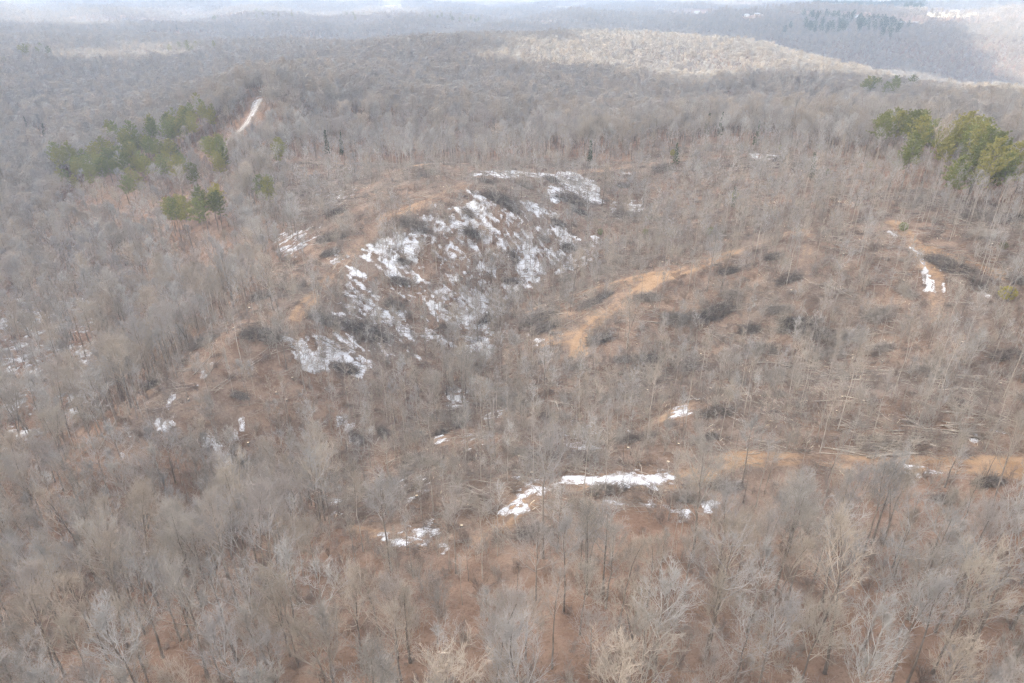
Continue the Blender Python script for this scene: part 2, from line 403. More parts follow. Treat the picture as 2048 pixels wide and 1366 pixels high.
def bare_tree(seed, H=22., cb=0.45, spread=5.5, limbs=13, n2=6, n3=5, n4=5, r0=0.22, lod=0, lean=0.0, fork=False, up=0.5, tw=1.0, a0=0.9, a1=0.3, jag=0.0):
    g = np.random.default_rng(seed)
    k = 9
    z = np.linspace(0, 1, k); L = np.zeros((1, k, 3)); L[0, :, 2] = z*H*0.93
    L[0, :, 0] = lean*z*H*0.3 + np.cumsum(g.normal(size=k))*0.012*H*z
    L[0, :, 1] = np.cumsum(g.normal(size=k))*0.012*H*z
    L[0, 0, 2] = -0.6
    trunkR = r0*(1-0.82*z**0.9)[None]; trunkR[0, 0] *= 1.35
    T = [(L, trunkR)]
    if fork:
        fk = branch_from(g, L, np.array([0]), np.array([cb*0.75]), np.array([0.28]), np.array([H*0.6]), 7, 0.25, 0.03)
        T.append((fk, taper(np.array([r0*0.7]), 7, 0.2)))
    trunk = MB()
    for l, r in T: trunk.add(*tubes(l, r, 7 if lod == 0 else (5 if lod == 1 else 3)))
    B1 = []
    for ti, (l, r) in enumerate(T):
        n = limbs if ti == 0 else max(4, limbs//2)
        t = cb + (0.99-cb)*(np.arange(n)+g.uniform(0, 0.8, n))/n
        if ti: t = 0.3 + 0.68*(np.arange(n)+g.uniform(0, .8, n))/n
        s = np.clip((t-cb)/(1-cb), 0, 1)
        ang = a0+(a1-a0)*s + g.normal(size=n)*0.12
        ln = spread*(0.55+0.75*np.sin(math.pi*np.clip(s*0.75+0.22, 0, 1)))*g.uniform(0.7, 1.2, n)*(1-0.35*s)
        az = np.arange(n)*2.4 + g.uniform(0, 1, n)
        B1.append(branch_from(g, l, np.zeros(n, int), np.clip(t, 0, 0.995), ang, ln, 6, up, 0.04+jag, az))
    B1 = np.concatenate(B1); l1 = np.linalg.norm(B1[:, -1]-B1[:, 0], axis=1)
    R1 = np.clip(l1*0.010, 0.03, 0.078)
    m = len(B1)
    idx = np.repeat(np.arange(m), n2); t = np.tile((np.arange(n2)+0.5)/n2, m)*0.75+0.24 + g.uniform(-.06, .06, m*n2)
    B2 = branch_from(g, B1, idx, np.clip(t, .1, .99), g.uniform(0.45, 0.95, m*n2), l1[idx]*g.uniform(.3, .6, m*n2)*(1.15-0.5*t), 5, up*0.8, 0.045+jag)
    l2 = np.linalg.norm(B2[:, -1]-B2[:, 0], axis=1); R2 = np.clip(l2*0.010, 0.019, 0.036)
    crown = MB()
    minr = (0.0, 0.015, 0.036)[lod]
    crown.add(*tubes(B1, np.maximum(taper(R1, 6, .3), minr*1.3), 5 if lod == 0 else 3))
    crown.add(*tubes(B2, np.maximum(taper(R2, 5, .4), minr), 4 if lod == 0 else 3))
    # leader ends count as branches too
    if n3:
        m = len(B2); idx = np.repeat(np.arange(m), n3); t = np.tile((np.arange(n3)+.6)/n3, m)*.8+.18
        l3 = (l2[idx]*.5+.35)*g.uniform(.5, 1.05, m*n3)*tw
        B3 = branch_from(g, B2, idx, np.clip(t, .1, .99), g.uniform(.35, .95, m*n3), l3, 4 if lod == 0 else 3, up*.6, .055+jag)
        crown.add(*tubes(B3, np.maximum(taper(np.full(len(B3), .015), B3.shape[1], .55), minr), 3))
        if n4:
            m = len(B3); idx = np.repeat(np.arange(m), n4); t = g.uniform(.2, 1, m*n4)
            l4 = (l3[idx]*.45+.25)*g.uniform(.5, 1.1, m*n4)*tw
            B4 = branch_from(g, B3, idx, np.clip(t, .1, .99), g.uniform(.3, .9, m*n4), l4, 3, up*.5, .07+jag)
            crown.add(*tubes(B4, np.maximum(taper(np.full(len(B4), .0105), 3, .6), minr*.8), 3))
    return trunk, crown

def pine_tree(seed, H=17., cb=0.4, spread=3.4, whorls=13, lod=0, round_top=True, mat='needle', tuft_n=26, conical=False):
    g = np.random.default_rng(seed); k = 8
    z = np.linspace(0, 1, k); L = np.zeros((1, k, 3)); L[0, :, 2] = z*H; L[0, 0, 2] = -.5
    L[0, :, :2] = np.cumsum(g.normal(size=(k, 2)), 0)*.012*H*z[:, None]
    trunk = MB(); trunk.add(*tubes(L, (0.22*(1-.85*z))[None], 6))
    n = whorls*4
    t = cb + (1-cb)*((np.arange(n)+g.uniform(0, 1, n))/n)
    s = (t-cb)/(1-cb)
    prof = (1.02-s) if conical else np.sqrt(np.clip(1-(s*1.04-.28)**2/0.62, 0.03, 1))
    ln = spread*prof*g.uniform(.6, 1.15, n)+.3
    B = branch_from(g, L, np.zeros(n, int), np.clip(t, 0, .99), np.where(s > .8, .7, 1.25)+g.normal(size=n)*.15, ln, 5, .5 if not conical else .1, .08, np.arange(n)*2.4)
    limbs = MB(); limbs.add(*tubes(B, taper(np.clip(ln*.014, .02, .06), 5), 3))
    # tufts of needles over the outer two thirds of every branch
    per = np.maximum(2, (ln*(1.6 if lod == 0 else 1.0)).astype(int)+1)
    idx = np.repeat(np.arange(n), per); tt = g.uniform(.3, 1., len(idx))
    f = tt*4; i0 = np.minimum(f.astype(int), 3); fr = (f-i0)[:, None]
    C = B[idx, i0]*(1-fr)+B[idx, i0+1]*fr + g.normal(size=(len(idx), 3))*np.array([.3, .3, .16])
    C = np.concatenate([C, L[0, -1:]+g.normal(size=(4, 3))*.25])
    q = tuft_n
    m = len(C)
    d = unit(g.normal(size=(m, q, 3))+np.array([0, 0, .35])); rad = g.uniform(.25, .62, (m, q, 1))*(1.0 if lod == 0 else 1.25)
    P0 = C[:, None]+d*rad*.15; P1 = C[:, None]+d*rad
    side = unit(np.cross(d, g.normal(size=(m, q, 3))))*(.07 if lod == 0 else .13)
    V = np.stack([P0+side, P0-side, P1+side*.4, P1-side*.4], 2).reshape(-1, 3)
    F = (np.arange(m*q)*4)[:, None]+np.array([0, 1, 3, 2])
    needles = MB(); needles.add(V, F)
    return trunk, limbs, needles

def shrub(seed, H=3.0, stems=9, twigs=9, spread=.55, rmin=.012):
    g = np.random.default_rng(seed)
    az = g.uniform(0, 6.28, stems); P = np.zeros((stems, 1, 3)); P[:, 0, :2] = g.normal(size=(stems, 2))*.25
    base = np.concatenate([P-np.array([0, 0, .3]), P], 1)
    S = branch_from(g, base, np.arange(stems), np.ones(stems)*.99, np.abs(g.normal(size=stems))*spread, H*g.uniform(.6, 1.1, stems), 5, .2, .09, az)
    mb = MB(); mb.add(*tubes(S, np.maximum(taper(np.full(stems, .028), 5, .4), rmin), 3))
    idx = np.repeat(np.arange(stems), twigs); n = len(idx)
    T = branch_from(g, S, idx, g.uniform(.2, .98, n), g.uniform(.35, .9, n), H*g.uniform(.15, .42, n), 4, .25, .1)
    mb.add(*tubes(T, np.maximum(taper(np.full(n, .014), 4, .6), rmin), 3))
    idx = np.repeat(np.arange(n), 3); n2 = len(idx)
    U = branch_from(g, T, idx, g.uniform(.2, .98, n2), g.uniform(.35, .9, n2), H*g.uniform(.08, .2, n2), 3, .2, .1)
    mb.add(*tubes(U, np.full((n2, 3), rmin*.9), 3))
    return mb

def sticks(g, n, ext, hgt, lmin, lmax, rmin, rmax, spread, sag=0.0, mound=True):
    """Cut branches thrown on a heap: ext=(half length, half width)."""
    a = g.uniform(0, 6.28, n); rr = np.sqrt(g.uniform(0, 1, n))
    c = np.stack([rr*np.cos(a)*ext[0], rr*np.sin(a)*ext[1], np.zeros(n)], 1)
    top = hgt*np.clip(1-rr**2, 0, 1) if mound else np.full(n, hgt)
    c[:, 2] = g.uniform(0, 1, n)**.8*top+.06
    yaw = g.normal(size=n)*spread; pit = g.normal(size=n)*.22
    d = np.stack([np.cos(yaw)*np.cos(pit), np.sin(yaw)*np.cos(pit), np.sin(pit)], 1)*np.where(g.random(n) < .5, -1, 1)[:, None]
    ln = g.uniform(lmin, lmax, n)
    k = 4; tt = np.linspace(-.5, .5, k)
    P = c[:, None]+d[:, None]*(tt[None, :]*ln[:, None])[..., None]
    P += g.normal(size=(n, k, 3))*(ln*.035)[:, None, None]
    P[..., 2] = np.maximum(P[..., 2], .02)
    r = g.uniform(rmin, rmax, n)
    return P, r

def brush_pile_mesh(seed, L=7., W=4., Hh=1.7, n=150, spread=.6):
    g = np.random.default_rng(seed); mb = MB()
    P, r = sticks(g, n, (L*.4, W*.42), Hh, L*.3, L*.85, .03, .08, spread); q = n//4; mb.add(*tubes(P[q:], taper(r[q:], 4, .4), 5)); mb.add(*tubes(P[:q], taper(r[:q]*.8, 4, .4), 5), 1)
    idx = np.repeat(np.arange(n), 5)
    T = branch_from(g, P, idx, g.uniform(.15, .98, len(idx)), g.uniform(.3, 1., len(idx)), g.uniform(.6, 2.2, len(idx)), 4, .25, .12)
    mb.add(*tubes(T, taper(np.full(len(idx), .024), 4, .5), 3))
    idx = np.repeat(np.arange(len(T)), 2)
    U = branch_from(g, T, idx, g.uniform(.15, .98, len(idx)), g.uniform(.3, 1., len(idx)), g.uniform(.3, 1.1, len(idx)), 3, .25, .12)
    mb.add(*tubes(U, np.full((len(idx), 3), .013), 3))
    return mb

def log_meshes(seed, L=10., r=.13, limbs=5):
    g = np.random.default_rng(seed); k = 8
    P = np.zeros((1, k, 3)); P[0, :, 0] = np.linspace(-L/2, L/2, k); P[0, :, 1:] = np.cumsum(g.normal(size=(k, 2)), 0)*.05
    P[0, :, 2] += r
    rad = (r*np.linspace(1, .42, k))[None]
    body = MB(); body.add(*tubes(P, rad, 9))
    if limbs:
        B = branch_from(g, P, np.zeros(limbs, int), g.uniform(.45, .97, limbs), g.uniform(.5, 1., limbs), g.uniform(.8, 2.6, limbs), 4, .1, .1)
        B[..., 2] = np.maximum(B[..., 2], .03); body.add(*tubes(B, taper(np.full(limbs, .05), 4), 4))
        idx = np.repeat(np.arange(limbs), 5)
        U = branch_from(g, B, idx, g.uniform(.15, .98, len(idx)), g.uniform(.3, 1., len(idx)), g.uniform(.4, 1.4, len(idx)), 3, .1, .12)
        body.add(*tubes(U, np.full((len(idx), 3), .018), 3))
    cut = MB()
    for e, sgn in ((0, -1), (k-1, 1)):
        an = np.arange(12)*2*math.pi/12; c = P[0, e]+np.array([sgn*.004, 0, 0]); q = rad[0, e]*.98
        V = np.concatenate([[c + np.array([sgn*.012, 0, 0])], c+np.stack([np.zeros(12), np.cos(an)*q, np.sin(an)*q], 1)])
        cut.add(V, None, 0, [(0, 1+j, 1+(j+1) % 12) for j in range(12)])
    return body, cut
# ------------------------------------------------------------------ where things are, traced from the photo and set down on the ground
LOGGED = path([(520,328),(700,324),(960,322),(1250,326),(1330,300),(1500,286),(1700,320),(1780,372),(1900,385),(2046,420),(2046,945),(1900,950),(1480,945),(1350,1005),
               (1120,1065),(960,1110),(740,1105),(640,1000),(600,960),(430,880),(200,920),(330,760),(480,610),(600,480),(560,400)])
def in_logged(x, y): return poly_sd(x, y, LOGGED)
HOLLOW = path([(1260,410),(1130,520),(1010,600),(962,690),(925,800),(720,880),(560,950)])
SNOWSIDE = path([(960,350),(1190,350),(1280,410),(1130,520),(1010,600),(960,690),(920,760),(740,760),(640,700),(680,560),(780,470),(900,380)])
TRACKS = [  # photo pixels, half width in metres, how bare
 ([(1158,705),(1163,672),(1200,636),(1262,590),(1312,560)], 2.3, 1.0),
 ([(1312,560),(1400,530),(1480,500)], 1.9, .9),
 ([(1480,500),(1570,468),(1700,456),(1790,446)], 1.5, .5),
 ([(1330,548),(1250,562),(1180,582),(1110,602),(1062,622)], 2.4, .85),
 ([(1160,672),(1110,680),(1070,690)], 2.5, .7),
 ([(1790,446),(1830,490),(1862,540),(1876,590),(1872,640)], 2.2, .8),
 ([(1862,496),(1900,516),(1950,532),(2040,560)], 1.8, .75),
 ([(2046,936),(1900,932),(1760,928),(1600,920),(1470,916),(1420,938),(1372,960),(1330,963),(1240,960),(1150,966),(1100,978),(1060,1000),(1030,1022),(1000,1052),(950,1098)], 2.8, 1.0),
 ([(700,1058),(770,1072),(830,1080),(900,1094),(965,1110)], 1.6, .6),
 ([(536,326),(700,330),(850,331),(960,337),(1050,346),(1180,342),(1300,327),(1400,316)], 2.2, .55),
 ([(1400,316),(1500,312),(1570,312)], 2., .5),
 ([(1800,392),(1860,397),(1950,408),(2046,428)], 2.0, .3),
 ([(930,368),(850,408),(780,430),(740,470),(690,522),(650,565),(590,640)], 2.2, .55),
 ([(1400,822),(1350,830),(1310,850)], 3.0, .7),
 ([(1620,470),(1612,520),(1604,580)], 1.6, .6),
 ([(880,880),(960,890),(1040,870)], 2.5, .4),
]
TRACKW = [(smooth_line(path(p), 1.5), w, b) for p, w, b in TRACKS]
def track_d(x, y):
    d = np.full(np.shape(x), 1e9)
    for P, w, b in TRACKW: d = np.minimum(d, line_d(x, y, P[::3] if len(P) > 6 else P)-w)
    return d

# snow: (polygon in photo pixels, how complete)
SNOW = [
 ([(880,420),(1100,420),(1190,480),(1120,540),(1010,600),(975,680),(920,720),(850,700),(820,600),(760,560),(740,520),(800,460)], .3),
 ([(700,600),(800,640),(830,760),(740,720),(660,680)], .27),
 ([(950,350),(985,341),(1100,344),(1150,346),(1182,360),(1202,380),(1196,398),(1150,394),(1104,398),(1106,385),(1128,374),(1104,353),(1000,354)], .8),
 ([(930,378),(958,386),(966,430),(1000,447),(985,452),(960,438),(944,405)], .62),
 ([(1045,406),(1075,411),(1112,428),(1106,442),(1060,424)], .66),
 ([(864,395),(872,396),(872,418),(864,415)], .5),
 ([(738,500),(790,465),(832,498),(842,560),(790,558),(738,520)], .66),
 ([(878,430),(908,448),(905,470),(880,452)], .5),
 ([(985,458),(1012,464),(1062,500),(1082,540),(1052,578),(1024,578),(1036,528),(1000,500)], .64),
 ([(1098,450),(1145,466),(1138,515),(1100,530),(1068,500),(1080,465)], .5),
 ([(945,445),(975,455),(965,500),(950,490)], .46),
 ([(700,538),(742,560),(772,590),(815,625),(828,700),(780,645),(700,642),(664,632),(700,590)], .5),
 ([(820,690),(830,690),(828,712),(816,705)], .55),
 ([(866,585),(900,568),(980,588),(1002,608),(976,668),(930,690),(888,640)], .47),
 ([(905,520),(990,560),(985,590),(910,560)], .36),
 ([(570,678),(640,678),(700,698),(738,722),(722,748),(670,727),(640,758),(606,742),(600,706)], .66),
 ([(1056,668),(1102,668),(1078,702),(1056,690)], .62),
 ([(944,650),(988,638),(982,700),(962,742),(936,722)], .48),
 ([(888,735),(930,740),(925,800),(905,820),(890,780)], .3),
 ([(1095,548),(1165,512),(1170,518),(1100,556)], .5),
 ([(400,715),(448,708),(442,742),(395,768)], .34),
 ([(318,805),(345,795),(335,830),(312,868)], .5),
 ([(240,870),(290,855),(280,890),(200,925)], .3),
 ([(405,880),(480,850),(495,980),(440,960)], .25),
 ([(690,840),(735,830),(730,885),(695,900)], .36),
 ([(1118,872),(1150,845),(1172,850),(1182,902),(1150,908)], .48),
 ([(970,826),(1002,820),(960,862),(935,872)], .4),
 ([(935,878),(990,870),(985,892),(940,895)], .42),
 ([(1138,956),(1240,952),(1324,950),(1326,960),(1250,964),(1140,970)], .85),
 ([(1140,966),(1100,975),(1062,997),(1040,1025),(1022,1018),(1045,990),(1100,966)], .58),
 ([(1020,950),(1060,955),(1100,966),(1040,965)], .4),
 ([(750,1066),(800,1066),(862,1072),(912,1094),(860,1088),(800,1080)], .4),
 ([(815,1050),(860,1042),(880,1070),(820,1062)], .42),
 ([(645,975),(692,1000),(682,1030),(646,1010)], .34),
 ([(720,1000),(760,960),(860,960),(820,1010)], .25),
 ([(1338,815),(1398,798),(1376,826),(1318,852)], .46),
 ([(1500,308),(1560,309),(1560,318),(1496,318)], .7),
 ([(1232,342),(1272,345),(1268,352),(1232,350)], .5),
 ([(1228,405),(1290,405),(1282,425),(1232,440)], .34),
 ([(1370,325),(1410,328),(1405,345),(1370,338)], .34),
 ([(0,600),(190,590),(195,780),(170,840),(90,850),(0,790)], .3),
 ([(0,850),(120,850),(60,900),(0,910)], .24),
 ([(538,462),(620,455),(602,520),(545,505)], .36),
 ([(635,392),(720,368),(705,388),(650,412)], .42),
 ([(620,470),(720,368),(726,372),(632,474)], .22),
 ([(690,505),(655,540),(660,520),(680,500)], .42),
 ([(1240,1012),(1330,1010),(1452,1018),(1450,1028),(1300,1026)], .36),
 ([(1828,937),(1862,939),(1860,943),(1828,943)], .36),
 ([(1645,665),(1665,668),(1660,690),(1645,690)], .45),
 ([(1945,865),(1975,862),(1970,880),(1950,878)], .45),
 ([(1892,518),(1925,528),(1920,536),(1895,526)], .6),
 ([(1965,585),(1985,592),(1980,600),(1962,592)], .4),
 ([(1240,860),(1262,850),(1256,880),(1240,880)], .2),
 ([(860,860),(885,865),(880,890),(865,885)], .35),
 ([(440,280),(452,285),(444,310),(434,305)], .5),
 ([(430,300),(446,300),(440,322),(428,318)], .4),
 ([(100,452),(175,528),(168,532),(96,458)], .3),
]
SNOWLINES = [ ([(1326,956),(1240,956),(1150,961),(1100,971),(1062,994),(1028,1022)], .8, .54), ([(1320,962),(1240,963),(1150,968)], .5, .6), ([(760,1070),(830,1076),(905,1094)], .7, .6), ([(700,590),(745,612),(800,650)], .9, .5), ([(570,682),(640,690),(735,728)], 1.0, .6), ([(1085,560),(1168,515)], .9, .55),
  ([(1778,462),(1800,480),(1815,492),(1838,508),(1850,535),(1856,560),(1858,586)], .45, .8),
 ([(1880,540),(1886,562),(1890,605)], .4, .42),
 ([(930,372),(850,408),(780,432),(745,468),(692,520),(640,575)], 1.1, .27),
 ([(536,324),(570,326)], 1.3, .5),
 ([(520,192),(505,222),(498,236)], 2.2, .6),
]

# ------------------------------------------------------------------ the ground, one sheet out to the horizon
def build_ground():
    r = [2.0]
    while r[-1] < 330: r.append(r[-1]+(0.95 if r[-1] > 45 else 2.5))
    while r[-1] < 12000: r.append(r[-1]*1.012)
    r = np.array(r); th = np.linspace(-R(78), R(78), 560)
    th = th*(0.55+0.45*(th/R(78))**2)
    X = r[:, None]*np.sin(th)[None]; Y = r[:, None]*np.cos(th)[None]
    Z = ground(X, Y)
    nr, nt_ = X.shape
    V = np.stack([X, Y, Z], -1).reshape(-1, 3)
    i = np.arange(nr-1)[:, None]*nt_+np.arange(nt_-1)[None]
    F = np.stack([i, i+nt_, i+nt_+1, i+1], -1).reshape(-1, 4)
    me = mesh_np('ground', V, F, mats=[MAT['ground']])
    x, y = V[:, 0], V[:, 1]; near = np.hypot(x, y) < 950
    C = np.zeros((len(V), 4), np.float32); C[:, 3] = 1
    xn, yn = x[near], y[near]
    bare = np.zeros(len(xn))
    for P, w, b in TRACKW:
        q = P[::3]; lo, hi = q.min(0)-20, q.max(0)+20
        m = (xn > lo[0]) & (xn < hi[0]) & (yn > lo[1]) & (yn < hi[1])
        d = line_d(xn[m], yn[m], q); bare[m] = np.maximum(bare[m], b*sstep(w*1.9, w*.5, d)*.9*(.8+.45*fbm(xn[m], yn[m], 14, 2, 71))*(1-.35*sstep(.55, .15, np.abs(d-w*.1))))
    # scraped slopes beside the orange track
    for pts, s in SCRAPE:
        P = path(pts); bare = np.maximum(bare, s*sstep(4, -4, poly_sd(xn, yn, P)))
    C[near, 0] = bare
    C[near, 1] = sstep(5, -5, in_logged(xn, yn))
    far = ~near
    xf, yf = x[far], y[far]; dry = np.zeros(len(xf))
    for pts in FIELDS:
        P = path(pts); dry = np.maximum(dry, sstep(15, -15, poly_sd(xf, yf, P)))
    C[far, 2] = dry
    a = me.color_attributes.new('bare', 'FLOAT_COLOR', 'POINT'); a.data.foreach_set('color', C.ravel())
    o = link('ground', me); tag(o, kind='structure'); return o
SCRAPE = [([(1060,640),(1130,590),(1320,545),(1330,560),(1260,600),(1190,660),(1150,720),(1110,690)], .38),
          ([(1440,900),(1560,912),(1800,920),(2046,925),(2046,950),(1800,945),(1440,935)], .5),
          ([(1320,810),(1420,795),(1400,830),(1310,870)], .4),
          ([(1000,700),(1060,720),(1040,790),(960,830)], .28),
          ([(940,870),(1100,880),(1080,920),(900,915)], .2),
          ([(1790,440),(1850,480),(1900,600),(1880,640),(1850,560)], .4),
          ([(510,187),(541,187),(532,195),(520,197)], .5)]
FIELDS = [[(1846,28),(1870,22),(1960,24),(1990,30),(1940,34),(1850,34)], [(1680,40),(1740,38),(1720,46)], [(1795,50),(1840,46),(1860,58),(1820,60)], [(765,10),(800,8),(805,18),(770,20)], [(1160,10),(1180,12),(1170,15),(1110,15)]]
build_ground()
print('ground', round(time.time()-T0, 1))

# ------------------------------------------------------------------ snow lying in ragged sheets
SDIR = np.array(at(950,520))-np.array(at(890,460)); SDIR /= np.hypot(*SDIR)
def snow_sheet():
    VV, FF, CC, n = [], [], [], 0
    for pts, s, w in [(p, s, None) for p, s in SNOW] + [(p, s, w) for p, w, s in SNOWLINES]:
        P = path(pts)
        if w is not None: P = smooth_line(P, 1.5)
        dist = np.hypot(*P.mean(0)); cell = 0.26 if dist < 150 else (0.36 if dist < 330 else 0.8)
        lo, hi = P.min(0)-3, P.max(0)+3
        if (hi-lo).max() > 400: continue
        gx = np.arange(lo[0], hi[0], cell); gy = np.arange(lo[1], hi[1], cell)
        X, Y = np.meshgrid(gx, gy); xs, ys = X.ravel(), Y.ravel()
        sd = poly_sd(xs, ys, P) if w is None else line_d(xs, ys, P[::2])-w
        sd = sd + (fbm(xs, ys, 9, 2, 51)*2.2 if w is None else fbm(xs, ys, 4, 2, 51)*.5)
        edge = np.clip(-sd/(2.6 if w is None else .7), -1, 1)*.5
        f = (s-.5)*1.05 + np.minimum(edge, .16) + (.45 if w is not None else 1.)*(fbm(xs, ys, 5.0, 3, 5)*.30 + fbm(xs, ys, 1.3, 2, 9)*.34 + fbm(xs*SDIR[1]-ys*SDIR[0], (xs*SDIR[0]+ys*SDIR[1])*.2, 1.9, 2, 13)*.24) - np.where(sd > 2.0, 1, 0)
        if w is not None: f = f - .62*np.exp(-((sd+w-.42)/.16)**2)*(vnoise(xs, ys, 5, 19) > -.55)   # wheel ruts
        f = (f - .02).reshape(X.shape)
        fx = np.gradient(f, cell, axis=1); fy = np.gradient(f, cell, axis=0); g2 = fx*fx+fy*fy+1e-3
        keep = (f[:-1, :-1]+f[1:, :-1]+f[:-1, 1:]+f[1:, 1:])/4 > 0
        used = np.zeros(f.shape, bool)
        used[:-1, :-1] |= keep; used[1:, :-1] |= keep; used[:-1, 1:] |= keep; used[1:, 1:] |= keep
        if not keep.any(): continue
        full = np.zeros(f.shape, bool); full[1:-1, 1:-1] = keep[:-1, :-1] & keep[1:, :-1] & keep[:-1, 1:] & keep[1:, 1:]
        mv = used & ~full
        sx = np.clip(-f*fx/g2, -cell*.55, cell*.55); sy = np.clip(-f*fy/g2, -cell*.55, cell*.55)
        Xs = np.where(mv, X+sx, X); Ys = np.where(mv, Y+sy, Y)
        idx = -np.ones(f.shape, int); idx[used] = np.arange(used.sum())
        xv, yv = Xs[used], Ys[used]
        z = ground(xv, yv) + np.where(mv[used], -.03, .05+.07*np.clip(f[used]*2, 0, 1))
        VV.append(np.stack([xv, yv, z], 1)); CC.append(np.where(mv[used], 0, f[used]))
        jj, ii = np.nonzero(keep)
        FF.append(np.stack([idx[jj, ii], idx[jj, ii+1], idx[jj+1, ii+1], idx[jj+1, ii]], 1)+n); n += len(xv)
    me = mesh_np('snow', np.concatenate(VV), np.concatenate(FF), mats=[MAT['snow']])
    a = me.attributes.new('cover', 'FLOAT', 'POINT'); a.data.foreach_set('value', np.concatenate(CC).astype(np.float32)); o = link('snow', me); tag(o, 'patchy white snow left on the cleared slope and along the tracks', kind='stuff')
    print('snow', n)
snow_sheet()

# ------------------------------------------------------------------ roads
def ribbon(name, P, w, mat, lift=.05, kind='structure', label=None):
    P = smooth_line(P, 1.2); T = np.gradient(P, axis=0); T /= np.linalg.norm(T, axis=1, keepdims=True)+1e-9
    N = np.stack([-T[:, 1], T[:, 0]], 1)
    s = np.linspace(-1, 1, 7); n = len(P)
    wv = w*(1+.18*vnoise(np.arange(n), np.zeros(n), 6, 3)+.1*vnoise(np.arange(n), np.zeros(n), 2.2, 4))
    X = P[:, None, 0]+N[:, None, 0]*s[None]*wv[:, None]; Y = P[:, None, 1]+N[:, None, 1]*s[None]*wv[:, None]
    Z = ground(X, Y)+lift*np.array([-1.5, .6, .4, 1, .4, .6, -1.5])[None]
    V = np.stack([X, Y, Z], -1).reshape(-1, 3)
    i = np.arange(n-1)[:, None]*7+np.arange(6)[None]
    o = link(name, mesh_np(name, V, np.stack([i, i+1, i+8, i+7], -1).reshape(-1, 4), mats=[mat])); tag(o, label, kind=kind); return o
ROAD = [(436,322),(440,306),(446,290),(466,272),(490,250),(505,226),(515,208),(522,197)]
RW = path(ROAD)
ribbon('gravel_road', RW, 2.2, MAT['gravel'], .08)
def road_snow():
    for off, w in ((-2.5, .5), (2.7, .8), (.1, .25)):
        P = smooth_line(RW, 1.2); T = np.gradient(P, axis=0); T /= np.linalg.norm(T, axis=1, keepdims=True)+1e-9
        N = np.stack([-T[:, 1], T[:, 0]], 1)
        n = len(P); q = int(n*.85) if off > 0 else n
        o = ribbon('roadside_snow', (P-N*off)[:q:4], w, MAT['snow'], .16, 'stuff', 'line of snow lying along the gravel road')
road_snow()
print('snow+road', round(time.time()-T0, 1))

# ------------------------------------------------------------------ many copies of a few shapes as one object
_groups = {}
def scatter_group(nt_key, k):
    """Node group: the object's mesh holds k template shapes (tpl = 0..k-1) and loose points (tpl = -1) that carry which/rot/scl."""
    if k in _groups: return _groups[k]
    ng = bpy.data.node_groups.new('place_copies', 'GeometryNodeTree')
    ng.interface.new_socket('Geometry', in_out='INPUT', socket_type='NodeSocketGeometry'); ng.interface.new_socket('Geometry', in_out='OUTPUT', socket_type='NodeSocketGeometry')
    N = ng.nodes; Lk = ng.links
    gi = N.new('NodeGroupInput'); go = N.new('NodeGroupOutput'); jn = N.new('GeometryNodeJoinGeometry')
    def attr(name, typ):
        a = N.new('GeometryNodeInputNamedAttribute'); a.data_type = typ; a.inputs['Name'].default_value = name; return a.outputs['Attribute']
    def eq(a, v):
        c = N.new('FunctionNodeCompare'); c.data_type = 'INT'; c.operation = 'EQUAL'
        ins = [s for s in c.inputs if s.enabled]
        Lk.new(a, ins[0]); ins[1].default_value = v; return c.outputs[0]
    tpl = attr('tpl', 'INT'); which = attr('which', 'INT'); rot = attr('rot', 'FLOAT_VECTOR'); scl = attr('scl', 'FLOAT_VECTOR')
    e2r = N.new('FunctionNodeEulerToRotation'); Lk.new(rot, e2r.inputs[0])
    sp = N.new('GeometryNodeSeparateGeometry'); sp.domain = 'POINT'; Lk.new(gi.outputs[0], sp.inputs['Geometry']); Lk.new(eq(tpl, -1), sp.inputs['Selection'])
    for i in range(k):
        st = N.new('GeometryNodeSeparateGeometry'); st.domain = 'POINT'; Lk.new(gi.outputs[0], st.inputs['Geometry']); Lk.new(eq(tpl, i), st.inputs['Selection'])
        ip = N.new('GeometryNodeInstanceOnPoints'); Lk.new(sp.outputs['Selection'], ip.inputs['Points']); Lk.new(eq(which, i), ip.inputs['Selection'])
        Lk.new(st.outputs['Selection'], ip.inputs['Instance']); Lk.new(e2r.outputs[0], ip.inputs['Rotation']); Lk.new(scl, ip.inputs['Scale'])
        Lk.new(ip.outputs[0], jn.inputs[0])
    Lk.new(jn.outputs[0], go.inputs[0])
    _groups[k] = ng; return ng

def merge_mbs(parts):
    """[(MB, material slot)] into one MB"""
    out = MB()
    for mb, mi in parts:
        V, F4, F3, m4, m3 = mb.arrays(); out.add(V, F4, mi, F3)
    return out

